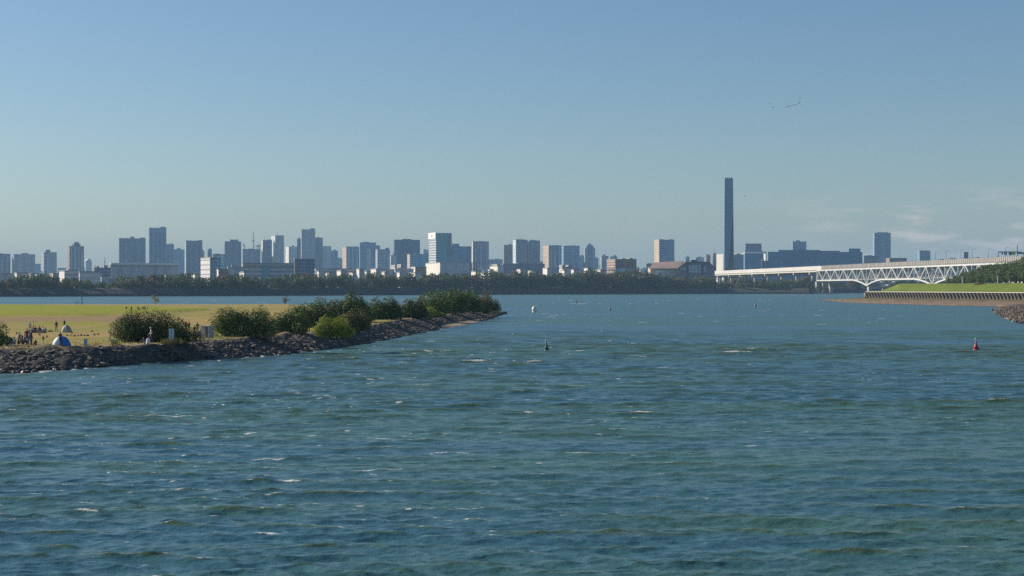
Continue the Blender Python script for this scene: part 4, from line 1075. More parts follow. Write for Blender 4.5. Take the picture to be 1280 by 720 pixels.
for a, b in ((820, 825.5), (826.2, 831.7), (832.3, 838)): MB().box(hx(a), hx(b), -.5, -.01, hz(343), hz(337.8)).build('window', M['pale'], e)
g = [(847, 346), (847, 335), (857.5, 328), (884.5, 328), (892.5, 335), (892.5, 346)]
gw = MB(); n = len(g); gp = [(hx(a), -8, hz(b) if b < 345 else -3) for a, b in g] + [(hx(a), 45, hz(b) if b < 345 else -3) for a, b in g]
gw.poly(gp, [tuple(range(n)), tuple(range(n, 2 * n))[::-1]] + [(i, n + i, n + (i + 1) % n, (i + 1) % n) for i in range(n)]); gw.build('gable_wall', mauve, e)
rf = MB()
for (a, b), (c, f_) in (((845.6, 335.9), (857.2, 327.2)), ((857.2, 327.2), (885, 327.2)), ((885, 327.2), (893.8, 335.4))):
    rf.poly([(hx(a), -10, hz(b)), (hx(c), -10, hz(f_)), (hx(c), 47, hz(f_)), (hx(a), 47, hz(b)), (hx(a), -10, hz(b) - 1.6), (hx(c), -10, hz(f_) - 1.6), (hx(c), 47, hz(f_) - 1.6), (hx(a), 47, hz(b) - 1.6)],
            [(0, 1, 2, 3), (7, 6, 5, 4), (0, 4, 5, 1), (1, 5, 6, 2), (2, 6, 7, 3), (3, 7, 4, 0)])
rf.build('gable_roof', dk, e)
MB().box(hx(864), hx(871), -4, 10, hz(327.1), hz(324.8)).build('roof_lantern', dk, e)
for a, b, y0, y1 in ((860, 875.5, 341.5, 332), (849.5, 857.5, 338, 333.5), (878.5, 882, 341, 333)):
    w_ = MB().box(hx(a), hx(b), -8.7, -8.01, hz(y0), hz(y1)).build('window', M['pale'], e)
    k = max(2, int((b - a) / 1.6)); fr = MB()
    for i in range(k + 1): fr.box(hx(a + (b - a) * i / k) - .12, hx(a + (b - a) * i / k) + .12, -8.95, -8.71, hz(y0), hz(y1))
    fr.build('frame', dk, w_)
for a in (858.3, 877.3): MB().box(hx(a), hx(a) + .9, -9.3, -8.02, -3, hz(329.5)).build('pillar', dk, e)
e = empty('arched_shed', (X(804, d), d + 4, 6), 0, 'small shed with a curved dark roof edge left of the brown-roofed hall', 'shed')
MB().poly([(0, 0, -3), (9 * s, 0, -3), (9 * s, 20, -3), (0, 20, -3), (2 * s, 0, 7), (9 * s, 0, 14), (9 * s, 20, 14), (2 * s, 20, 7)], [(0, 3, 2, 1), (4, 5, 6, 7), (0, 1, 5, 4), (1, 2, 6, 5), (2, 3, 7, 6), (3, 0, 4, 7)]).build('wall', cream, e)
MB().tube([(-.5, -1, -1), (1.2 * s, -1, 5.5), (4 * s, -1, 10.5), (9 * s, -1, 15)], [.7] * 4, 6).build('roof_edge', dk, e)

# ------------------------------------------------------------------ chimney
d = 2950.0; s = d / F; e = empty('chimney', (X(911, d), d, 6), 0, 'very tall blue-grey faceted chimney rising behind the bridge approach', 'chimney')
def cz(y): return Z(y, d) - 6
def cx(px): return (px - 911) * s
zt = cz(223.2); za = cz(266); T = [(cx(905.8), 0), (cx(916.3), 0), (cx(916.0), 17), (cx(906.2), 17)]
ch = MB(); pts = [(cx(905.1), 0, -3), (cx(907.2), 0, -3), (cx(919.0), 13, -3), (cx(917.2), 26, -3), (cx(905.6), 22, -3),
                  (T[0][0], 0, zt), (T[1][0], 0, zt), (T[2][0], 17, zt), (T[3][0], 17, zt), (cx(916.5), .0, za)]
ch.poly(pts, [(0, 1, 9, 6, 5), (2, 3, 7), (2, 7, 6), (2, 6, 9), (3, 4, 8, 7), (4, 0, 5, 8), (5, 6, 7, 8), (0, 4, 3, 2, 1)])
cm, cn_, cb = principled('chimney_cladding'); tcc = cn_.new('ShaderNodeTexCoord'); spc = cn_.new('ShaderNodeSeparateXYZ'); cn_.l.new(tcc.outputs['Object'], spc.inputs[0])
seam = cn_.math('LESS_THAN', cn_.math('FRACT', cn_.math('DIVIDE', spc.outputs[2], 7.0)), .07)
cn_.put(cb.inputs['Base Color'], cn_.mix(seam, cn_.mix(cn_.noise(cn_.mapping(tcc.outputs['Object'], (1, 1, .15)), .12, 3), (.14, .25, .37), (.17, .29, .42)), (.11, .20, .31))); cb.inputs['Roughness'].default_value = .5
ch.build('shaft', cm, e); MB().poly([pts[1], pts[2], pts[9]], [(0, 1, 2)]).build('dark_facet', plain('shaded_facet_blue', (.012, .035, .11), .5, .08, .05), e)  # shade of the turned-away facet put into a deeper blue
for a in (907.2, 909.8, 912.3, 914.8): MB().tube([(cx(a), 6, zt + .01), (cx(a), 6, zt + 2.2)], [1.5, 1.5], 10).build('flue', STEEL, e)
# stack house at its foot
box_building('factory', 'dark plant room around the foot of the chimney', 'factory', 905, 905.2, 919.5, 334.5, 2900, 'dark', [])

# ------------------------------------------------------------------ cranes and masts
def crane(px, yt, yb, d, jib, lab):
    s = d / F; e = empty('tower_crane', (X(px, d), d, 6), 0, lab, 'crane', 'tower cranes above the unfinished tower'); z1 = Z(yt, d) - 6; z0 = Z(yb, d) - 6
    m = MB()
    for a, b in ((-1, -1), (1, -1), (1, 1), (-1, 1)): m.box(a * 1.3 - .3, a * 1.3 + .3, b * 1.3 - .3, b * 1.3 + .3, 0, z0 + (z1 - z0) * .45)
    z = 4
    while z < z0 + (z1 - z0) * .45 - 4: m.bar((-1.3, -1.3, z), (1.3, -1.3, z + 4), .3).bar((-1.3, 1.3, z), (1.3, 1.3, z + 4), .3); z += 4
    m.build('mast', STEEL, e); zb = z0 + (z1 - z0) * .45
    MB().box(-1.8, 1.8, -1.8, 1.8, zb, zb + 3).build('cab', plain('crane_red', (.35, .14, .10)), e)
    MB().bar((0, 0, zb + 3), (jib * s, 0, z1), 1.4).build('jib', STEEL, e)
    MB().bar((0, 0, zb + 3.2), (-jib * s * .5 - 5, 0, zb + 3.2), 2.0).build('counter_jib', STEEL, e)
crane(305.5, 304, 312, 4480, -1.6, 'short crane at the left corner of the unfinished tower'); crane(317, 290, 312, 4480, -.5, 'tallest crane with nearly upright jib above the unfinished tower')
crane(322, 305, 312, 4480, 1.0, 'left crane of the close pair at the right corner of the unfinished tower'); crane(324.5, 305, 312, 4470, .8, 'right crane of the close pair at the right corner of the unfinished tower')
for px, yt, d, lab in ((131, 321.5, 1800, 'thin lattice mast left of the long grey warehouse'), (118.6, 331, 1730, 'short mast on the plant left of the grey warehouse')):
    e = empty('radio_mast', (X(px, d), d, 6), 0, lab, 'mast'); hgt = Z(yt, d) - 6
    MB().tube([(0, 0, 0), (0, 0, hgt)], [.9, .25], 6).build('pole', STEEL, e); MB().box(-1.6, 1.6, -.3, .3, hgt * .7, hgt * .7 + .5).box(-1.2, 1.2, -.3, .3, hgt * .85, hgt * .85 + .4).build('crossbar', STEEL, e)

# ------------------------------------------------------------------ bridge
A0, B0 = Vector((339, 2750, 0)), Vector((458, 1430, 0)); DIRB = B0 - A0; LB = DIRB.length; U = DIRB.normalized(); N = Vector((U.y, -U.x, 0))  # N points to the west side
if N.x > 0: N = -N
def bp(t, off, z): p = A0 + DIRB * t - N * off; return Vector((p.x, p.y, z))
e = empty('road_bridge', (A0.x, A0.y, 0), 0, 'white steel truss bridge with concrete approach viaduct across the channel', 'bridge'); o = Vector((A0.x, A0.y, 0))
def rel(v): return v - o
def slab(name, t0, t1, off0, off1, z0, z1, mat, parent=e):
    p = [rel(bp(t0, off0, z0)), rel(bp(t1, off0, z0)), rel(bp(t1, off1, z0)), rel(bp(t0, off1, z0)), rel(bp(t0, off0, z1)), rel(bp(t1, off0, z1)), rel(bp(t1, off1, z1)), rel(bp(t0, off1, z1))]
    return MB().poly(p, [(0, 3, 2, 1), (4, 5, 6, 7), (0, 1, 5, 4), (1, 2, 6, 5), (2, 3, 7, 6), (3, 0, 4, 7)]).build(name, mat, parent)
T0, T1, TE = .482, .641, 1.36
slab('deck', -.06, TE, 0, 26, 31.6, 33.2, GREYC)
slab('girder', -.06, T0 - .002, .8, 25.2, 28.6, 31.597, plain('pale_girder', (.50, .49, .46), .7, .06, .05))
wallp = plain('pale_parapet', (.55, .545, .53), .8, .06, .05)
slab('parapet', -.06, .50, -.3, 0, 31.0, 36.2, wallp)
# noise barrier of thin posts and buff panels along the truss span
buff = plain('buff_panel', (.30, .285, .265), .85, .12, .05)
slab('noise_barrier', .503, TE, -.25, 0, 32.2, 36.3, buff)
slab('far_parapet', -.06, TE, 26, 26.3, 31.6, 36.6, buff)
bar = MB(); t = .503
while t < TE: bar.bar(rel(bp(t, -.45, 31.4)), rel(bp(t, -.45, 36.9)), .35); t += 5.0 / LB
bar.build('barrier_posts', plain('post_grey', (.42, .41, .40)), e)
tw = plain('white_steel', (.60, .61, .60), .45, .03, .05)
piers = [T1 + .1668 * k for k in range(-1, 5)]
def zbot(t):
    z = 17.4
    for p in piers[1:]:
        u = abs(t - p) * LB
        if u < 48: z = min(z, 10.8 + 6.6 * (u / 48) ** .75)
    return z
for side, off in enumerate((0.6, 25.4)):
    m = MB(); wd = 1.15
    m.bar(rel(bp(T0, off, 30.4)), rel(bp(TE, off, 30.4)), 1.3, 1.7)
    npan = 12; span = .1668
    for k in range(len(piers) - 1):
        a = piers[k]
        nodes = [a + span * i / npan for i in range(npan + 1)]
        ph_ = side
        for i in range(npan):
            if nodes[i] > TE: break
            t0_, t1_ = nodes[i], nodes[i + 1]
            if k == 0 and i == 0: t0_ = T0
            m.bar(rel(bp(t0_, off, zbot(t0_))), rel(bp(t1_, off, zbot(t1_))), 1.2, 1.5)          # bottom chord
            if (i % 2) == (ph_): m.bar(rel(bp(t0_, off, zbot(t0_))), rel(bp(t1_, off, 30.4)), wd, 1.0)
            else: m.bar(rel(bp(t0_, off, 30.4)), rel(bp(t1_, off, zbot(t1_))), wd, 1.0)
            m.bar(rel(bp(t1_, off, zbot(t1_))), rel(bp(t1_, off, 30.4)), .8, .8)                   # vertical
    m.bar(rel(bp(T0, off, 17.4)), rel(bp(T0, off, 30.4)), 1.2)
    m.build('truss', tw, e)
gs = plain('grey_steel', (.24, .25, .26), .6, .1); t = T0
while t < TE:
    MB().bar(rel(bp(t, 1.3, 29.3)), rel(bp(t, 24.7, 29.3)), .8, 1.2).build('cross_beam', gs, e)
    MB().bar(rel(bp(t, 1.3, zbot(t))), rel(bp(t, 24.7, zbot(t))), .6, .6).build('bottom_strut', gs, e); t += .1668 / 6
for off in (8.5, 17.0):   # inner longitudinal frames under the deck
    m = MB(); t = T0 + .002
    st = .1668 / 12
    while t + st < TE:
        zb_ = max(zbot(t), 17.4); m.bar(rel(bp(t, off, zb_ + .8)), rel(bp(t + st / 2, off, 28.6)), .6, .6).bar(rel(bp(t + st / 2, off, 28.6)), rel(bp(t + st, off, zb_ + .8)), .6, .6); t += st
    m.bar(rel(bp(T0, off, 28.6)), rel(bp(TE, off, 28.6)), .9, .9).bar(rel(bp(T0, off, 18.2)), rel(bp(TE, off, 18.2)), .9, .9)
    m.build('inner_frame', plain('light_grey_steel', (.40, .41, .41), .6, .1), e)
slab('inspection_walkway', T0, TE, 11, 15, 19.5, 20.3, STEEL)
pm = plain('pier_concrete', (.40, .385, .36), .85, .1, .1)
for p in piers:
    zt_ = 10.0 if p > T0 else 16.6
    m = MB()
    for off in (2, 20): 
        c = [rel(bp(p - 3.2 / LB, off, 0)), rel(bp(p + 3.2 / LB, off, 0)), rel(bp(p + 3.2 / LB, off + 4, 0)), rel(bp(p - 3.2 / LB, off + 4, 0))]
        m.prism([(v.x, v.y) for v in c], -1.5, zt_)
    c = [rel(bp(p - 2.6 / LB, 2.5, 0)), rel(bp(p + 2.6 / LB, 2.5, 0)), rel(bp(p + 2.6 / LB, 23.5, 0)), rel(bp(p - 2.6 / LB, 23.5, 0))]
    m.prism([(v.x, v.y) for v in c], zt_ - 2.5, zt_ - .3)
    q = m.build('pier', pm, e)
    f = MB(); c = [rel(bp(p - 5 / LB, -1, 0)), rel(bp(p + 5 / LB, -1, 0)), rel(bp(p + 5 / LB, 27, 0)), rel(bp(p - 5 / LB, 27, 0))]
    f.prism([(v.x, v.y) for v in c], -1.6, 1.6); f.build('pile_cap', plain('pale_concrete', (.44, .42, .37)), q)
    MB().box(-.9, .9, -.9, .9, zt_ - .29, zt_ + .9).build('bearing', DARKM, q, loc=rel(bp(p, 1.5, 0)))
t = -.03
while t < T0 + .001:
    m = MB()
    c = [rel(bp(t - 1.6 / LB, 4, 0)), rel(bp(t + 1.6 / LB, 4, 0)), rel(bp(t + 1.6 / LB, 22, 0)), rel(bp(t - 1.6 / LB, 22, 0))]
    cc = [rel(bp(t - 1.6 / LB, 4, 0)), rel(bp(t + 1.6 / LB, 4, 0)), rel(bp(t + 1.6 / LB, 7.5, 0)), rel(bp(t - 1.6 / LB, 7.5, 0))]
    c2 = [rel(bp(t - 1.6 / LB, 18.5, 0)), rel(bp(t + 1.6 / LB, 18.5, 0)), rel(bp(t + 1.6 / LB, 22, 0)), rel(bp(t - 1.6 / LB, 22, 0))]
    m.prism([(v.x, v.y) for v in cc], -1, 25.5); m.prism([(v.x, v.y) for v in c2], -1, 25.5)
    w0 = [rel(bp(t - 2 / LB, .5, 0)), rel(bp(t + 2 / LB, .5, 0)), rel(bp(t + 2 / LB, 25.5, 0)), rel(bp(t - 2 / LB, 25.5, 0))]
    m.prism([(v.x, v.y) for v in w0], 25.5, 28.59); m.build('viaduct_pier', pm, e); t += .0605

# lamp posts, gantry and vehicles on the bridge
def t_at(px):
    k = (px - 640) / F; return (k * A0.y - A0.x) / (DIRB.x - k * DIRB.y)
lamps = [906.5, 917.5, 936.5, 956.5, 976.5, 1008, 1021.5, 1168.5, 1182, 1200.5, 1214.5, 1234.5, 1256]
proto = None
where = ['leftmost lamp post, in front of the chimney foot', 'second lamp post from the left, right beside the chimney', 'lamp post on the approach in front of the blue plant building', 'lamp post on the approach at the left end of the blue factory',
         'lamp post on the approach in front of the blue factory', 'lamp post near the end of the approach viaduct', 'lamp post where the truss begins', 'lamp post on the truss span right of the short blue tower', 'lamp post on the truss span between the short blue tower and the blue square block',
         'lamp post just left of the small blue square block', 'lamp post just right of the small blue square block', 'lamp post left of the sign gantry', 'lamp post under the green sign']
for px, lab in zip(lamps, where):
    p = bp(t_at(px), .6, 33.2)
    if proto is None:
        proto = empty('lamp_post', p, 0, lab, 'lamp post', 'lamp posts on the bridge')
        MB().tube([(0, 0, 0), (0, 0, 11.5)], [.26, .15], 8).build('pole', STEEL, proto)
        MB().tube([(0, 0, 11.4), (.9, 0, 11.9), (2.2, 0, 12.0)], [.12, .1, .08], 6).build('arm', STEEL, proto)
        MB().box(1.6, 3.0, -.3, .3, 11.82, 12.1).build('lantern', DARKM, proto, bevel=.05)
    else:
        c = copy_tree(proto); c.location = p; c['label'] = lab
pa = bp(t_at(1246.5), 1.0, 33.2); pb = bp(t_at(1270.5), 1.0, 33.2); d_ = pb.y; s_ = pb.y / F
g = empty('sign_gantry', pa, 0, 'sign gantry over the bridge carrying blue and green road signs', 'sign gantry')
gz = Z(315, pa.y) - 33.2; gz2 = Z(314.6, pb.y) - 33.2
MB().bar((0, 0, 0), (0, 0, gz), .5).build('leg', DARKM, g); MB().bar(pb - pa, (pb - pa) + Vector((0, 0, gz2 + 6)), .5).build('leg', DARKM, g)
# two portal beams across the carriageway
pe = pa + Vector((22, 2, 0)); W_ = pe - pa
MB().bar((0, 0, gz), (W_.x, W_.y, gz), .6, .9).build('beam', DARKM, g)
def sgn(px0, px1, y0, y1, mat, nm='sign_panel'):
    dd = pa.y - 1.2; return MB().box(X(px0, dd) - pa.x, X(px1, dd) - pa.x, -1.3, -1.0, Z(y1, dd) - 33.2, Z(y0, dd) - 33.2).build(nm, mat, g)
MB().bar((0, 0, gz), (X(1271, pa.y) - pa.x, 0, gz), .6, .9).build('beam', DARKM, g)
sb = plain('sign_blue', (.03, .07, .18), .5, .02); sg = plain('sign_green', (.05, .16, .03), .5, .02); sy = plain('sign_yellow_green', (.38, .45, .02), .5, .02); sgrey = plain('sign_grey', (.17, .17, .20), .6, .02)
sgn(1252, 1253.6, 315.4, 318.4, sb); sgn(1255.2, 1258.6, 315.4, 318.8, sb); sgn(1261, 1264.4, 315.4, 319, sg); sgn(1264.4, 1269.4, 315.4, 318.7, sy); sgn(1271.2, 1292, 315.3, 317.6, sgrey, 'sign_back')
def vehicle(px, wpx, hpx, mat, nm, lab, cat):
    t = t_at(px); p = bp(t, 1.0, 36.0 - 3.0); s = p.y / F; L_ = wpx * s; h_ = hpx * s + 1.4
    an = math.atan2(U.y, U.x); L_ = max(L_ * 3.2, 5)
    v = empty(nm, bp(t, 2.6, 33.2), an, lab, cat)
    MB().prism([(-L_ / 2, -1.1), (L_ / 2, -1.1), (L_ / 2, 1.1), (-L_ / 2, 1.1)], .5, .9).build('chassis', DARKM, v)
    MB().box(-L_ / 2, L_ * .28, -1.15, 1.15, .92, 3.6 + hpx * .25).build('body', mat, v, bevel=.1)
    MB().poly([(L_ * .3, -1.1, .92), (L_ / 2, -1.1, .92), (L_ / 2, 1.1, .92), (L_ * .3, 1.1, .92), (L_ * .3, -1, 3.2), (L_ * .44, -1, 3.2), (L_ * .44, 1, 3.2), (L_ * .3, 1, 3.2)], [(0, 3, 2, 1), (4, 5, 6, 7), (0, 1, 5, 4), (1, 2, 6, 5), (2, 3, 7, 6), (3, 0, 4, 7)]).build('cab', mat, v)
    for a in (-.35, .38):
        for b in (-1, 1): MB().tube([(L_ * a, b * 1.15, .5), (L_ * a, b * .8, .5)], [.5, .5], 12).build('wheel', DARKM, v)
vehicle(1174.8, 3, 2, DARKM, 'truck', 'small dark truck on the bridge deck right of the short blue tower', 'truck')
vehicle(1216, 11, 2.2, plain('lorry_grey', (.12, .15, .15)), 'truck', 'long dark grey truck on the bridge deck right of the small blue square block', 'truck')

# ------------------------------------------------------------------ buoys
def buoy(px, ywater, ytop, mat, lab, slim=1.0, kind=0):
    d = gd(ywater, 0); s = d / F; hgt = (ywater - ytop) * s; e = empty('buoy', (X(px, d), d, 0), 0, lab, 'buoy', 'buoys marking the channel'); e.rotation_euler = (.03, -.05, 0)
    r = hgt * .23 * slim
    MB().tube([(0, 0, -.35), (0, 0, .02), (0, 0, .1 * hgt)], [r * .8, r * 1.08, r], 16).build('float', mat, e, smooth=True)
    if kind == 0:
        MB().tube([(0, 0, .101 * hgt), (0, 0, .32 * hgt), (0, 0, .62 * hgt), (0, 0, .82 * hgt)], [r * .98, r * .62, r * .27, r * .16], 16).build('cone', mat, e, smooth=True)
        MB().tube([(0, 0, .821 * hgt), (0, 0, .86 * hgt), (0, 0, .97 * hgt), (0, 0, hgt)], [r * .2, r * .3, r * .3, r * .12], 10).build('lantern', plain('lantern_pale', (.5, .5, .45), .4, .05), e)
        MB().tube([(0, 0, .60 * hgt), (0, 0, .625 * hgt)], [r * .36, r * .36], 12).build('collar', mat, e)
    else:
        MB().tube([(0, 0, .101 * hgt), (0, 0, .5 * hgt), (0, 0, .8 * hgt), (0, 0, hgt)], [r * .95, r * 1.0, r * .8, r * .2], 14).build('drum', mat, e, smooth=True)
    # waves lapping the float
buoy(683.3, 438.3, 424, plain('buoy_green', (.05, .13, .10), .35, .1), 'dark green cone buoy in mid channel', 1.0)
buoy(1220.2, 437.2, 422.5, plain('buoy_red', (.34, .03, .045), .35, .1), 'red cone buoy on the right, below the stone spit', 1.12)
buoy(668, 390, 382.5, plain('buoy_white', (.75, .75, .7), .5, .05), 'white stubby buoy in the distance above the green buoy', 1.7, 1)
buoy(720.7, 379.3, 373.5, DARKM, 'small dark stick buoy farthest out in the channel', .7)
buoy(762.5, 388.2, 384, STEEL, 'small grey drum buoy right of the farthest stick buoy', 1.4, 1)
buoy(944.5, 383.8, 379.6, STEEL, 'small grey drum buoy alone in the right half of the channel', 1.4, 1)

# ------------------------------------------------------------------ birds in the sky
def bird(px, py, d, span, flap, lab, yaw=0):
    b = empty('bird', (X(px, d), d, Z(py, d)), yaw, lab, 'bird', 'birds flying in a loose line'); 
    m = plain('bird_dark', (.08, .08, .085), .8, .1)
    MB().tube([(-.28, 0, 0), (-.12, 0, .02), (.1, 0, .03), (.27, 0, .05), (.34, 0, .05)], [.02, .07, .08, .045, .01], 8).build('body', m, b, smooth=True)
    for sd in (-1, 1):
        MB().poly([(.12, 0, .05), (.1, sd * span * .25, .05 + flap), (-.05, sd * span * .5, .02 + flap * .6), (-.14, sd * span * .25, .04 + flap), (-.1, 0, .04),
                   (.12, 0, .02), (.1, sd * span * .25, .02 + flap), (-.14, sd * span * .25, .01 + flap), (-.1, 0, .01)],
                  [(0, 1, 3, 4), (1, 2, 3), (5, 8, 7, 6), (6, 7, 2), (0, 5, 6, 1), (1, 6, 2), (3, 2, 7), (3, 7, 8, 4)]).build('wing', m, b)
FL = [(983, 133.4), (986, 132.9), (989.5, 132.2), (992.5, 131.4), (995.5, 130.4), (999, 129.2), (999.5, 127.2), (1000, 122.6), (962, 129), (966, 134.5)]
for i, (px, py) in enumerate(FL):
    bird(px, py, 520, 1.25, .12 if i % 2 else -.05, 'dark bird in the loose line high above the bridge' if i < 7 else 'dark bird on its own just above the line of birds' if i == 7 else 'dark bird trailing left of the line of birds', .4)
bird(931.5, 244.8, 520, 1.3, .1, 'dark bird flying alone right of the chimney top', .6)

# ------------------------------------------------------------------ people
SKIN = plain('skin', (.42, .26, .18), .6, .05); HAIR = plain('hair_black', (.02, .016, .014), .6, .1)
def cloth(nm, c): return plain('cloth_' + nm, c, .9, .12, 6)
C_ = {'white': cloth('white', (.72, .71, .70)), 'navy': cloth('navy', (.03, .045, .10)), 'black': cloth('black', (.025, .025, .03)), 'maroon': cloth('maroon', (.22, .03, .05)), 'red': cloth('red', (.26, .035, .04)),
      'lavender': cloth('lavender', (.42, .36, .50)), 'blue': cloth('blue', (.20, .32, .52)), 'brown': cloth('brown', (.20, .12, .07)), 'grey': cloth('grey', (.25, .25, .27)), 'tan': cloth('tan', (.50, .38, .25)),
      'purple': cloth('purple', (.10, .05, .13)), 'green': cloth('green', (.09, .14, .08)), 'pale': cloth('pale', (.50, .52, .56)), 'denim': cloth('denim', (.07, .11, .19))}
def hand(side, wrist, dirv):
    """five unequal, slightly curled fingers rooted in the palm at the wrist"""
    w_ = Vector(wrist); d = Vector(dirv).normalized(); sx = Vector((0, 1, 0)); sx = (sx - d * sx.dot(d)).normalized(); nrm = d.cross(sx) * side
    ch = []
    for i, ln in enumerate((.072, .082, .076, .060)):
        b = w_ + d * .085 + sx * (-.030 + .020 * i) ; k = b + d * ln * .55; t = k + d * ln * .4 - nrm * ln * .28
        ch.append(([w_ + d * .05 + sx * (-.022 + .015 * i), b, k, t], .0085))
    b = w_ + d * .03 - sx * .038; ch.append(([w_ + d * .02 - sx * .02, b, b + d * .035 - sx * .012 - nrm * .01, b + d * .058 - sx * .006 - nrm * .02], .0095))
    return ch
def body_mesh(pose):
    P = {'stand': dict(pel=(0, 0, .93), sp=(0, .01, 1.12), ch=(0, 0, 1.33), nk=(0, 0, 1.46), hd=(0, -.02, 1.56), tp=(0, -.02, 1.66),
                       sh=(.18, 0, 1.40), el=(.25, .03, 1.13), wr=(.26, -.05, .90), hp=(.095, 0, .90), kn=(.11, -.02, .50), an=(.11, .01, .08), to=(.13, -.15, .04)),
         'walk': dict(pel=(0, 0, .92), sp=(0, .01, 1.11), ch=(0, -.02, 1.32), nk=(0, -.03, 1.45), hd=(0, -.06, 1.55), tp=(0, -.06, 1.65),
                      sh=(.18, -.02, 1.39), el=(.24, .10, 1.14), wr=(.25, .06, .92), hp=(.09, 0, .89), kn=(.10, -.20, .52), an=(.10, -.24, .10), to=(.11, -.40, .07),
                      el2=(.24, -.12, 1.14), wr2=(.23, -.26, .97), kn2=(.10, .05, .49), an2=(.10, .28, .14), to2=(.11, .16, .04)),
         'bend': dict(pel=(0, .12, .88), sp=(0, 0, 1.03), ch=(0, -.20, 1.16), nk=(0, -.32, 1.20), hd=(0, -.41, 1.20), tp=(0, -.50, 1.22),
                      sh=(.18, -.24, 1.16), el=(.22, -.30, .88), wr=(.20, -.42, .68), hp=(.095, .12, .86), kn=(.12, .02, .48), an=(.12, .06, .08), to=(.14, -.10, .04)),
         'sit': dict(pel=(0, 0, .12), sp=(0, .03, .30), ch=(0, 0, .50), nk=(0, -.03, .63), hd=(0, -.07, .73), tp=(0, -.08, .83),
                     sh=(.18, -.01, .57), el=(.25, -.16, .38), wr=(.20, -.36, .40), hp=(.10, -.02, .12), kn=(.17, -.38, .42), an=(.14, -.58, .08), to=(.15, -.74, .04)),
         'crouch': dict(pel=(0, .08, .42), sp=(0, 0, .58), ch=(0, -.14, .74), nk=(0, -.20, .86), hd=(0, -.26, .95), tp=(0, -.28, 1.05),
                     sh=(.18, -.15, .80), el=(.25, -.32, .62), wr=(.18, -.48, .55), hp=(.10, .06, .42), kn=(.20, -.34, .50), an=(.16, -.04, .10), to=(.18, -.22, .04))}[pose]
    V, E, R, RG = [], [], [], []
    def add(p, r): V.append(Vector(p)); R.append(r); return len(V) - 1
    def seg(a, b, reg): E.append((a, b)); RG.append((a, b, reg))
    pel = add(P['pel'], (.145, .11)); sp = add(P['sp'], (.125, .095)); chh = add(P['ch'], (.155, .11)); nk = add(P['nk'], (.055, .055)); hd = add(P['hd'], (.078, .095)); tp = add(P['tp'], (.066, .075))
    seg(pel, sp, 0); seg(sp, chh, 0); seg(chh, nk, 0); seg(nk, hd, 2); seg(hd, tp, 2)
    hands = []
    for s_ in (-1, 1):
        q = lambda k: P.get(k + '2', P[k]) if s_ > 0 else P[k]
        def m(k): v = q(k); return (v[0] * s_, v[1], v[2])
        sh = add(m('sh'), (.062, .06)); el = add(m('el'), (.043, .043)); wr = add(m('wr'), (.026, .026)); dv = (Vector(m('wr')) - Vector(m('el'))).normalized()
        pm_ = add(Vector(m('wr')) + dv * .07, (.022, .036))
        seg(chh, sh, 0); seg(sh, el, 0); seg(el, wr, 0); seg(wr, pm_, 2); hands.append((s_, m('wr'), dv))
        hp = add(m('hp'), (.092, .09)); kn = add(m('kn'), (.062, .06)); an = add(m('an'), (.042, .045)); to = add(m('to'), (.04, .03))
        seg(pel, hp, 1); seg(hp, kn, 1); seg(kn, an, 1); seg(an, to, 3)
    roots = [pel]
    for s_, w_, dv in hands:
        for chn, r in hand(s_, w_, dv):
            ids = [add(p, (r * (1 - .1 * i), r * (1 - .1 * i))) for i, p in enumerate(chn)]; roots.append(ids[0])
            for a, b in zip(ids[:-1], ids[1:]): seg(a, b, 2)
    me = bpy.data.meshes.new('sk'); me.from_pydata([tuple(v) for v in V], E, [])
    ob = bpy.data.objects.new('sk', me); COL.objects.link(ob)
    ob.modifiers.new('skin', 'SKIN'); sv = me.skin_vertices[0].data
    for i, r in enumerate(R): sv[i].radius = r; sv[i].use_root = i in roots
    ss = ob.modifiers.new('ss', 'SUBSURF'); ss.levels = 1; ss.render_levels = 1
    dg = bpy.context.evaluated_depsgraph_get(); ev = ob.evaluated_get(dg); out = bpy.data.meshes.new_from_object(ev)
    bpy.data.objects.remove(ob)
    A = np.array([V[a] for a, b, r in RG]); Bv = np.array([V[b] for a, b, r in RG]); reg = [r for a, b, r in RG]
    out.materials.clear()
    for mm in (C_['white'], C_['navy'], SKIN, C_['black']): out.materials.append(mm)
    # nose, brow and mouth on the face
    h = Vector(P['hd']); up = (Vector(P['tp']) - h).normalized(); fw = Vector((0, -1, 0)); fw = (fw - up * fw.dot(up)).normalized()
    for f in out.polygons:
        c = np.array(f.center); ab = Bv - A; t = np.clip(((c - A) * ab).sum(1) / (ab * ab).sum(1), 0, 1); dd = np.linalg.norm(A + ab * t[:, None] - c, axis=1)
        f.material_index = int(reg[int(dd.argmin())]); f.use_smooth = True
    return out, h, up, fw
BODY = {k: body_mesh(k) for k in ('stand', 'walk', 'bend', 'sit', 'crouch')}
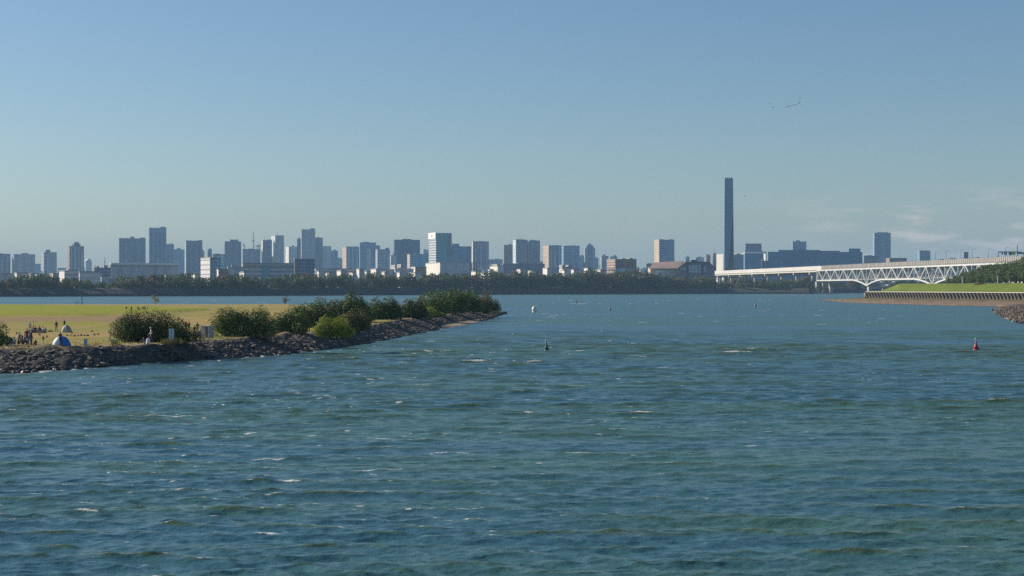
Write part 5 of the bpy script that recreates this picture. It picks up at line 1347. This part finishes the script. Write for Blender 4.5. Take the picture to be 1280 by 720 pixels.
def head_parts(h, up, fw):
    side = up.cross(fw)
    bm = bmesh.new(); bmesh.ops.create_uvsphere(bm, u_segments=12, v_segments=8, radius=1)
    for v in bm.verts:
        c = v.co.copy(); v.co = h + up * .055 + side * c.x * .083 - fw * (c.y * .098 + .012) + up * c.z * .088
    bmesh.ops.delete(bm, geom=[v for v in bm.verts if (v.co - h).dot(fw) > .055 and (v.co - h).dot(up) < .09 or (v.co - h).dot(up) < -.03], context='VERTS')
    hm = bpy.data.meshes.new('hair'); bm.to_mesh(hm); bm.free(); hm.materials.append(HAIR); hm.polygons.foreach_set('use_smooth', [True] * len(hm.polygons))
    f = MB()
    n0 = h + fw * .092 + up * .005
    f.poly([n0 + up * .03, n0 - side * .014 - up * .012, n0 + side * .014 - up * .012, n0 + fw * .026 - up * .008], [(0, 1, 3), (0, 3, 2), (1, 2, 3)], 0)
    for sd in (-1, 1):
        e0 = h + fw * .088 + up * .03 + side * .030 * sd; f.poly([e0 - side * .012, e0 - up * .006, e0 + side * .012, e0 + up * .006], [(0, 1, 2, 3)], 1)
        r0 = h + side * .082 * sd; f.poly([r0 + up * .03 - fw * .01, r0 - up * .025, r0 + side * .012 * sd + up * .01 - fw * .02], [(0, 1, 2)], 0)
    m0 = h + fw * .088 - up * .035; f.poly([m0 - side * .022, m0 - up * .006, m0 + side * .022, m0 + up * .004], [(0, 1, 2, 3)], 2)
    fm = f.mesh('face', [SKIN, HAIR, C_['maroon']])
    return hm, fm
HEADS = {k: head_parts(*BODY[k][1:]) for k in BODY}
def hat_mesh(h, up, fw, mat):
    m = MB(); m.tube([h + up * .075, h + up * .08], [.16, .15], 14).tube([h + up * .081, h + up * .14, h + up * .165], [.095, .088, .05], 14); return m.mesh('hat', mat, True)

def person(px, yfeet, hpx, pose, shirt, trousers, label, face=0.0, hat=None, group=None, shoes='black', z=1.94):
    d = gd(yfeet, z); s = d / F; full = {'stand': 1.70, 'walk': 1.69, 'bend': 1.32, 'sit': .88, 'crouch': 1.10}[pose]
    sc = hpx * s / full; sc = min(max(sc, .55), 1.12)
    gz = z - .02
    e = empty('person', (X(px, d), d, gz), face, label, 'person', group, (sc,) * 3)
    b = link('body', BODY[pose][0], e)
    for i, mm in enumerate((C_[shirt], C_[trousers], SKIN, C_[shoes])):
        b.material_slots[i].link = 'OBJECT'; b.material_slots[i].material = mm
    link('hair', HEADS[pose][0], e); link('face', HEADS[pose][1], e)
    if hat: link('hat', hat_mesh(*BODY[pose][1:], C_[hat]), e)
    return e
G1, G2, G3, G4 = 'people gathered at the left edge of the lawn', 'people sitting farther back on the left lawn', 'people between the dark shrub and the grey locker', 'people walking far back across the lawn'
PEOPLE = [
 (5, 432, 10, 'sit', 'brown', 'black', 'seated person in brown at the foot of the leftmost shrub', 1.2, None, G1),
 (11, 431, 10, 'sit', 'black', 'tan', 'seated person in black with tan trousers, second from the left edge', .6, None, G1),
 (18.5, 431, 10.5, 'sit', 'blue', 'pale', 'seated person in pale blue left of the navy crouching person', -.8, None, G1),
 (22.5, 431, 9.5, 'sit', 'navy', 'navy', 'seated person all in navy between pale blue and white shirts', 2.0, None, G1),
 (26.5, 431.3, 16.5, 'bend', 'white', 'navy', 'bending person in a white shirt and navy trousers', -1.2, None, G1),
 (30.5, 431, 13.5, 'crouch', 'grey', 'black', 'crouching person in grey wearing a red cap', .9, 'red', G1),
 (33.8, 431.5, 21, 'stand', 'maroon', 'denim', 'standing person in maroon, tallest of the left gathering', .3, None, G1),
 (36.7, 430.5, 19, 'stand', 'pale', 'denim', 'standing person in a pale top between the maroon and navy ones', 2.7, None, G1),
 (39.4, 431.2, 19, 'stand', 'navy', 'black', 'standing person in navy at the right of the left gathering', 1.6, None, G1),
 (44.6, 431.3, 7.5, 'sit', 'black', 'black', 'small seated person in black alone right of the gathering', 0, None, G1),
 (54, 430.5, 10, 'stand', 'brown', 'pale', 'child in a brown top and pale trousers', .5, None, None),
 (74.9, 433.2, 19.5, 'crouch', 'purple', 'black', 'person in dark purple stooping in front of the blue tent', 1.0, None, None),
 (75.2, 432.8, 18.5, 'walk', 'purple', 'black', 'XX', 1.0, None, None),
 (37.4, 414.5, 12, 'stand', 'lavender', 'grey', 'distant person in lavender standing behind the left gathering', 0, None, G2),
 (40, 416, 8, 'sit', 'pale', 'black', 'distant seated person in a pale top beside the lavender one', .5, None, G2),
 (44.0, 416, 9, 'sit', 'black', 'grey', 'distant seated person in black, left of the pair', 1.0, None, G2),
 (49.8, 415.8, 9, 'sit', 'black', 'lavender', 'distant seated person with lavender trousers in the middle of the row', -.5, None, G2),
 (54.2, 415.6, 8.5, 'sit', 'lavender', 'navy', 'distant seated person in a lavender top, right of the pair', -1.0, None, G2),
 (70.4, 414.5, 13.5, 'stand', 'purple', 'brown', 'distant person in dark clothes standing left of the cream tent', .2, None, None),
 (80.6, 409.5, 10, 'stand', 'black', 'black', 'person in black standing behind the cream tent', 0, None, None),
 (158, 389.6, 7, 'stand', 'maroon', 'black', 'leftmost of the far people, in maroon', .5, None, G4),
 (164.2, 389.6, 7, 'walk', 'navy', 'black', 'second far person from the left, in navy', .5, None, G4),
 (172.6, 389.6, 7, 'walk', 'black', 'black', 'third far person from the left, in black', .5, None, G4),
 (178.6, 389.5, 6.5, 'walk', 'purple', 'navy', 'fourth far person from the left, in purple', .5, None, G4),
 (181, 389.7, 7, 'stand', 'navy', 'black', 'fifth far person from the left, in navy', 2.5, None, G4),
 (184.2, 389.3, 6.5, 'stand', 'pale', 'grey', 'rightmost of the far people, in a pale top', .5, None, G4),
 (8, 431.5, 8.5, 'sit', 'white', 'navy', 'seated person in white at the leftmost shrub, half behind the tan bag', 2.4, None, G1),
 (14.8, 430, 8.5, 'sit', 'grey', 'denim', 'seated person in grey between the black and pale blue sitters', -2, None, G1),
 (28.6, 430.2, 9, 'sit', 'maroon', 'black', 'seated person in maroon behind the bending white shirt', 1.5, None, G1),
 (24.6, 429.6, 15, 'stand', 'black', 'denim', 'standing person in black just behind the bending white shirt', 2.9, None, G1),
 (42, 412.5, 11.5, 'stand', 'pale', 'brown', 'distant standing person in a pale top right of the lavender one', 1.9, None, G2),
 (47, 416.4, 7.5, 'sit', 'brown', 'tan', 'distant seated person in brown between the two in black', 1.9, None, G2),
 (57, 416, 7, 'sit', 'grey', 'navy', 'distant seated person in grey at the right end of the row', -2.1, None, G2),
 (189, 429, 20, 'walk', 'white', 'purple', 'person in a white top and pale hat before the broad dark shrub', -1.3, 'white', None),
 (179.5, 429, 8, 'sit', 'navy', 'navy', 'small child in navy sitting left of the person in white', -.4, None, None),
 (232.6, 415, 14, 'stand', 'maroon', 'navy', 'person in maroon half hidden at the right side of the broad shrub', .8, None, G3),
 (236.4, 415, 14, 'stand', 'red', 'navy', 'person in red beside the broad shrub, right of the maroon one', -.8, None, G3),
 (243, 421, 14.5, 'stand', 'black', 'maroon', 'person in black standing left of the grey locker', .4, None, G3),
 (246.8, 418, 15.5, 'stand', 'green', 'brown', 'person in dark green standing behind the one in black', .0, None, G3),
 (247.3, 421.5, 9.5, 'sit', 'purple', 'black', 'person in dark purple sitting at the foot of the standing pair', -.6, None, G3),
 (250.2, 420, 9, 'sit', 'navy', 'navy', 'person in navy sitting right beside the grey locker', .9, None, G3),
 (239, 420, 8, 'sit', 'white', 'brown', 'person in a white top sitting between the broad shrub and the standing pair', .9, None, G3),
]
for (px, yf, hp_, pose, sh, tr, lab, fc, hat, g) in PEOPLE:
    if 'stooping' in lab: continue
    if lab == 'XX': lab = 'person in dark purple striding in front of the blue tent'
    person(px, yf, hp_, pose, sh, tr, lab, fc, hat, g)

# ------------------------------------------------------------------ tents, bags, locker, signs
def tent(px, y, wpx, hpx, cl, cr_, lab, face=0):
    d = gd(y, 1.94); s = d / F; w_ = wpx * s; h_ = hpx * s; dp = w_ * .8; e = empty('tent', (X(px, d), d, 1.93), face, lab, 'tent')
    n = 9
    def shell(u0, u1):
        m = MB(); P_ = []
        us = [u0 + (u1 - u0) * i / 6 for i in range(7)]
        for u in us:
            for k in range(n):
                b = math.pi * k / (n - 1); env = max(.02, (1 - abs(2 * u - 1) ** 2.1)) ** .6
                P_.append(((u - .5) * w_, -math.cos(b) * dp / 2 * (.35 + .65 * env), math.sin(b) ** .85 * h_ * env + .0))
        f = [(i * n + k, i * n + k + 1, (i + 1) * n + k + 1, (i + 1) * n + k) for i in range(6) for k in range(n - 1)]
        return m.poly(P_, f)
    shell(0, .46).build('left_panel', cl, e, smooth=True); shell(.462, 1).build('right_panel', cr_, e, smooth=True)
    m = MB(); pts = []
    for k in range(n): b = math.pi * k / (n - 1); pts.append((w_ * -.035, -math.cos(b) * dp / 2 * 1.01, math.sin(b) ** .85 * h_ * 1.01 + .01))
    m.tube(pts, [.03] * n, 6).build('pole', plain('tent_pole', (.6, .6, .6)), e)
    # dark door opening
    MB().poly([(-w_ * .18, -dp * .475, .02), (w_ * .1, -dp * .51, .02), (-w_ * .02, -dp * .43, h_ * .62)], [(0, 1, 2)]).build('door', C_['grey'], e)
    return e
tb = plain('tent_blue', (.03, .17, .50), .6, .08, 1); tp_ = plain('tent_pale_blue', (.55, .66, .72), .6, .05, 1); tcr = plain('tent_cream', (.42, .40, .34), .7, .06, 1)
tent(77, 432.3, 23, 12.5, tp_, tb, 'dome tent with a pale left side and bright blue right side', .25)
tent(83.2, 415.2, 13, 9, tcr, plain('tent_greywhite', (.32, .32, .29), .7, .06, 1), 'cream dome tent farther back on the lawn', .1)
def bag(px, y, wpx, hpx, mat, lab, group):
    d = gd(y, 1.94); s = d / F; w_, h_ = wpx * s, hpx * s; e = empty('bag', (X(px, d), d, 1.93), px * .7, lab, 'bag', group)
    MB().prism([(-w_ / 2, -.16), (w_ / 2, -.16), (w_ / 2, .16), (-w_ / 2, .16)], 0, h_, top=[(-w_ * .36, -.1), (w_ * .40, -.1), (w_ * .40, .1), (-w_ * .36, .1)]).build('body', mat, e, bevel=.05)
    MB().tube([(-w_ * .2, 0, h_ - .03), (-w_ * .1, 0, h_ + .10), (w_ * .12, 0, h_ + .10), (w_ * .2, 0, h_ - .03)], [.018] * 4, 6).build('handle', mat, e)
gb = 'dark bags and rolled mats left on the lawn right of the tents'
for i, (px, y, wp, hp_, mt) in enumerate([(84, 419.8, 5, 1.1, 'black'), (88.5, 420, 3, 1.0, 'black'), (93, 420.3, 5.5, 1.6, 'black'), (97.5, 419.9, 2.5, 1.2, 'navy'), (101.5, 419.5, 5.5, 1.9, 'black'), (105.5, 419.7, 3, 1.3, 'maroon'), (109.5, 419.8, 5, 1.3, 'black'), (118, 419, 3, 1.5, 'black'), (122.5, 418.5, 3, 1.6, 'maroon')]):
    bag(px, y, wp, hp_, C_[mt], 'dark bag in the low row on the lawn right of the tents', gb)
for px, y, wp, hp_, mt, lab in [(63, 414.6, 6.5, 1.6, 'brown', 'long brown bag lying right of the far seated row'), (49.5, 419, 3.5, 1.8, 'brown', 'brown bag between the near gathering and the far seated row'), (58.7, 421.8, 2.4, 2.2, 'black', 'small black bag near the child in brown'), (90, 416.5, 2.2, 1.4, 'black', 'small black bag at the right foot of the cream tent'),
                           (115, 414.5, 3, 1.5, 'black', 'small black bag alone behind the row of dark bags'), (119, 430.5, 2.6, 1.2, 'black', 'small black bag on the path edge right of the green frame'), (6, 433, 4, 3, 'tan', 'tan bag with a towel at the left edge'), (13, 432.5, 5, 2, 'white', 'white bundle in front of the left gathering'), (33, 433, 3, 1.4, 'tan', 'tan bundle at the feet of the left gathering'),
                           (185.2, 429.4, 5.5, 6.5, 'white', 'white bulging bag at the feet of the person in white'), (180.5, 430, 3, 3, 'grey', 'grey bag beside the child in navy'), (226.3, 424, 1.8, 2.6, 'white', 'small white bag on the dark shrub side right of the signboard')]:
    bag(px, y, wp, hp_, C_[mt], lab, None)
# mats
for px, y, w_, lab, mt in ((52, 431.5, 4.5, 'pale mat under the child in brown', 'lavender'), (50, 416.3, 14, 'dark picnic mat under the far seated row', 'navy'), (18, 432, 22, 'tan picnic mat under the left gathering', 'tan')):
    d = gd(y, 1.94); s = d / F; tag(MB().box(-w_ * s / 2, w_ * s / 2, -.8, .8, 0, .025).build('picnic_mat', C_[mt], None, (X(px, d), d, 1.96)), lab, 'mat')

# grey locker
d = gd(422.3, 1.94); s = d / F; e = empty('equipment_locker', (X(258.5, d), d, 1.93), -.62 + .2, 'grey metal locker with a dark open doorway between the two big shrubs', 'locker')
lk = plain('locker_grey', (.34, .34, .40), .5, .05, 1); w2 = 6.5 * s
MB().box(-w2, w2, -.35, .55, .06, 1.34).build('body', lk, e, bevel=.015); MB().box(-w2 - .04, w2 + .04, -.40, .60, 1.345, 1.40).build('roof', lk, e)
MB().box(w2 * .05, w2 * .72, -.375, -.353, .10, 1.30).build('doorway', DARKM, e); dr = MB().box(w2 * .74, w2 * .98, -.40, -.353, .10, 1.30).build('door', lk, e)
MB().box(w2 * .76, w2 * .80, -.43, -.402, .65, .80).build('handle', DARKM, dr)
for sx in (-1, 1): MB().box(sx * w2 * .9 - .05, sx * w2 * .9 + .05, -.3, .5, -.05, .058).build('foot', DARKM, e)
# white upright signboard
d = gd(428.8, 1.94); s = d / F; e = empty('signboard', (X(214.3, d), d, 1.9), .12, 'pale upright signboard on two posts before the broad dark shrub', 'sign')
bw = 3.2 * s; z0, z1 = (428.8 - 425.2) * s, (428.8 - 410.3) * s
bd = MB().box(-bw, bw, -.03, .03, z0, z1).build('board', plain('sign_pale_blue', (.55, .66, .70), .6, .03), e, bevel=.008)
ink = plain('sign_ink', (.12, .22, .28), .7, .05)
rr = random.Random(3)
tx = MB()
for k in range(9):
    zz = z1 - .12 - k * .135; tx.box(-bw * .12, bw * .14, -.036, -.0305, zz - .085, zz)
tx.build('lettering', ink, bd)
for sx in (-1, 1): MB().box(sx * bw * .8 - .03, sx * bw * .8 + .03, .032, .09, -.2, z1 - .05).build('post', STEEL, e)
# small frames
d = gd(432, 1.94); s = d / F; e = empty('folding_sign', (X(107, d), d, 1.92), .3, 'small pale green A-frame stand beside the tents on the lawn', 'stand'); pg = plain('pale_green', (.36, .46, .40), .7, .05)
for sd in (-1, 1): MB().bar((0, sd * .28, 0), (0, sd * .03, .66), .34, .02).build('panel', pg, e)
MB().bar((-.2, 0, .67), (.2, 0, .67), .05).build('hinge', STEEL, e)
d = gd(430, 1.94); s = d / F; e = empty('litter_bin', (X(141, d), d, 1.92), 0, 'small pale green bin just left of the broad dark shrub', 'bin')
MB().prism([(-.16, -.16), (.16, -.16), (.16, .16), (-.16, .16)], 0, .48, top=[(-.2, -.2), (.2, -.2), (.2, .2), (-.2, .2)]).build('body', pg, e, bevel=.02); MB().box(-.22, .22, -.22, .22, .485, .54).build('lid', pg, e, bevel=.01)
# thin lamp pole at the far edge and low posts
d = 575.0; e = empty('lamp_post', (X(102.5, d), d, 1.9), 0, 'thin dark lamp pole at the far edge of the left lawn', 'lamp post')
MB().tube([(0, 0, 0), (0, 0, 8.1)], [.14, .09], 8).build('pole', DARKM, e); MB().box(-.55, .55, -.12, .12, 8.1, 8.3).build('lantern', DARKM, e); MB().tube([(0, 0, 0), (0, 0, .5)], [.22, .2], 8).build('base', DARKM, e)
for px in (94, 96.5, 98.5):
    d = 572.0; e = empty('bollard', (X(px, d), d, 1.9), 0, 'short dark post beside the thin lamp pole at the far lawn edge', 'post', 'short posts beside the thin lamp pole')
    MB().tube([(0, 0, 0), (0, 0, 1.0 + .25 * (px == 96.5))], [.09, .08], 8).build('shaft', DARKM, e); MB().tube([(0, 0, 1.26), (0, 0, 1.34)], [.12, .05], 8).build('cap', DARKM, e)

# egret standing on the stones
d = gd(404.3, 1.35); s = d / F; e = empty('egret', (X(499, d), d, 1.25), .5, 'white egret standing upright on the stone bank', 'bird')
MB().tube([(.22, 0, .42), (.12, 0, .47), (0, 0, .55), (-.1, 0, .62), (-.17, 0, .74), (-.12, 0, .86), (-.16, 0, .96), (-.2, 0, .985)], [.015, .07, .105, .085, .04, .028, .03, .02], 10).build('body', WHITE, e, smooth=True)
MB().tube([(-.2, 0, .985), (-.32, 0, .965)], [.014, .003], 6).build('bill', plain('bill_yellow', (.5, .35, .05)), e)
for sd in (-1, 1): MB().tube([(.02, sd * .04, .46), (.0, sd * .045, .24), (.02, sd * .045, 0)], [.014, .01, .01], 6).build('leg', DARKM, e)

# ------------------------------------------------------------------ the air between here and the skyline
hz_ = MB().box(-8200, 8200, -400, 13600, -3.0, 300).build('haze', [bpy.data.materials.new('haze_air')])
hm = hz_.data.materials[0]; hm.use_nodes = True; tr = hm.node_tree; tr.nodes.clear()
ou = tr.nodes.new('ShaderNodeOutputMaterial'); pv = tr.nodes.new('ShaderNodeVolumePrincipled'); tr.links.new(pv.outputs[0], ou.inputs['Volume'])
pv.inputs['Color'].default_value = (.42, .70, 1.0, 1); pv.inputs['Density'].default_value = 0.76e-4; pv.inputs['Anisotropy'].default_value = 0.0
tag(hz_, 'faint blue haze over the bay', 'haze', kind='stuff')
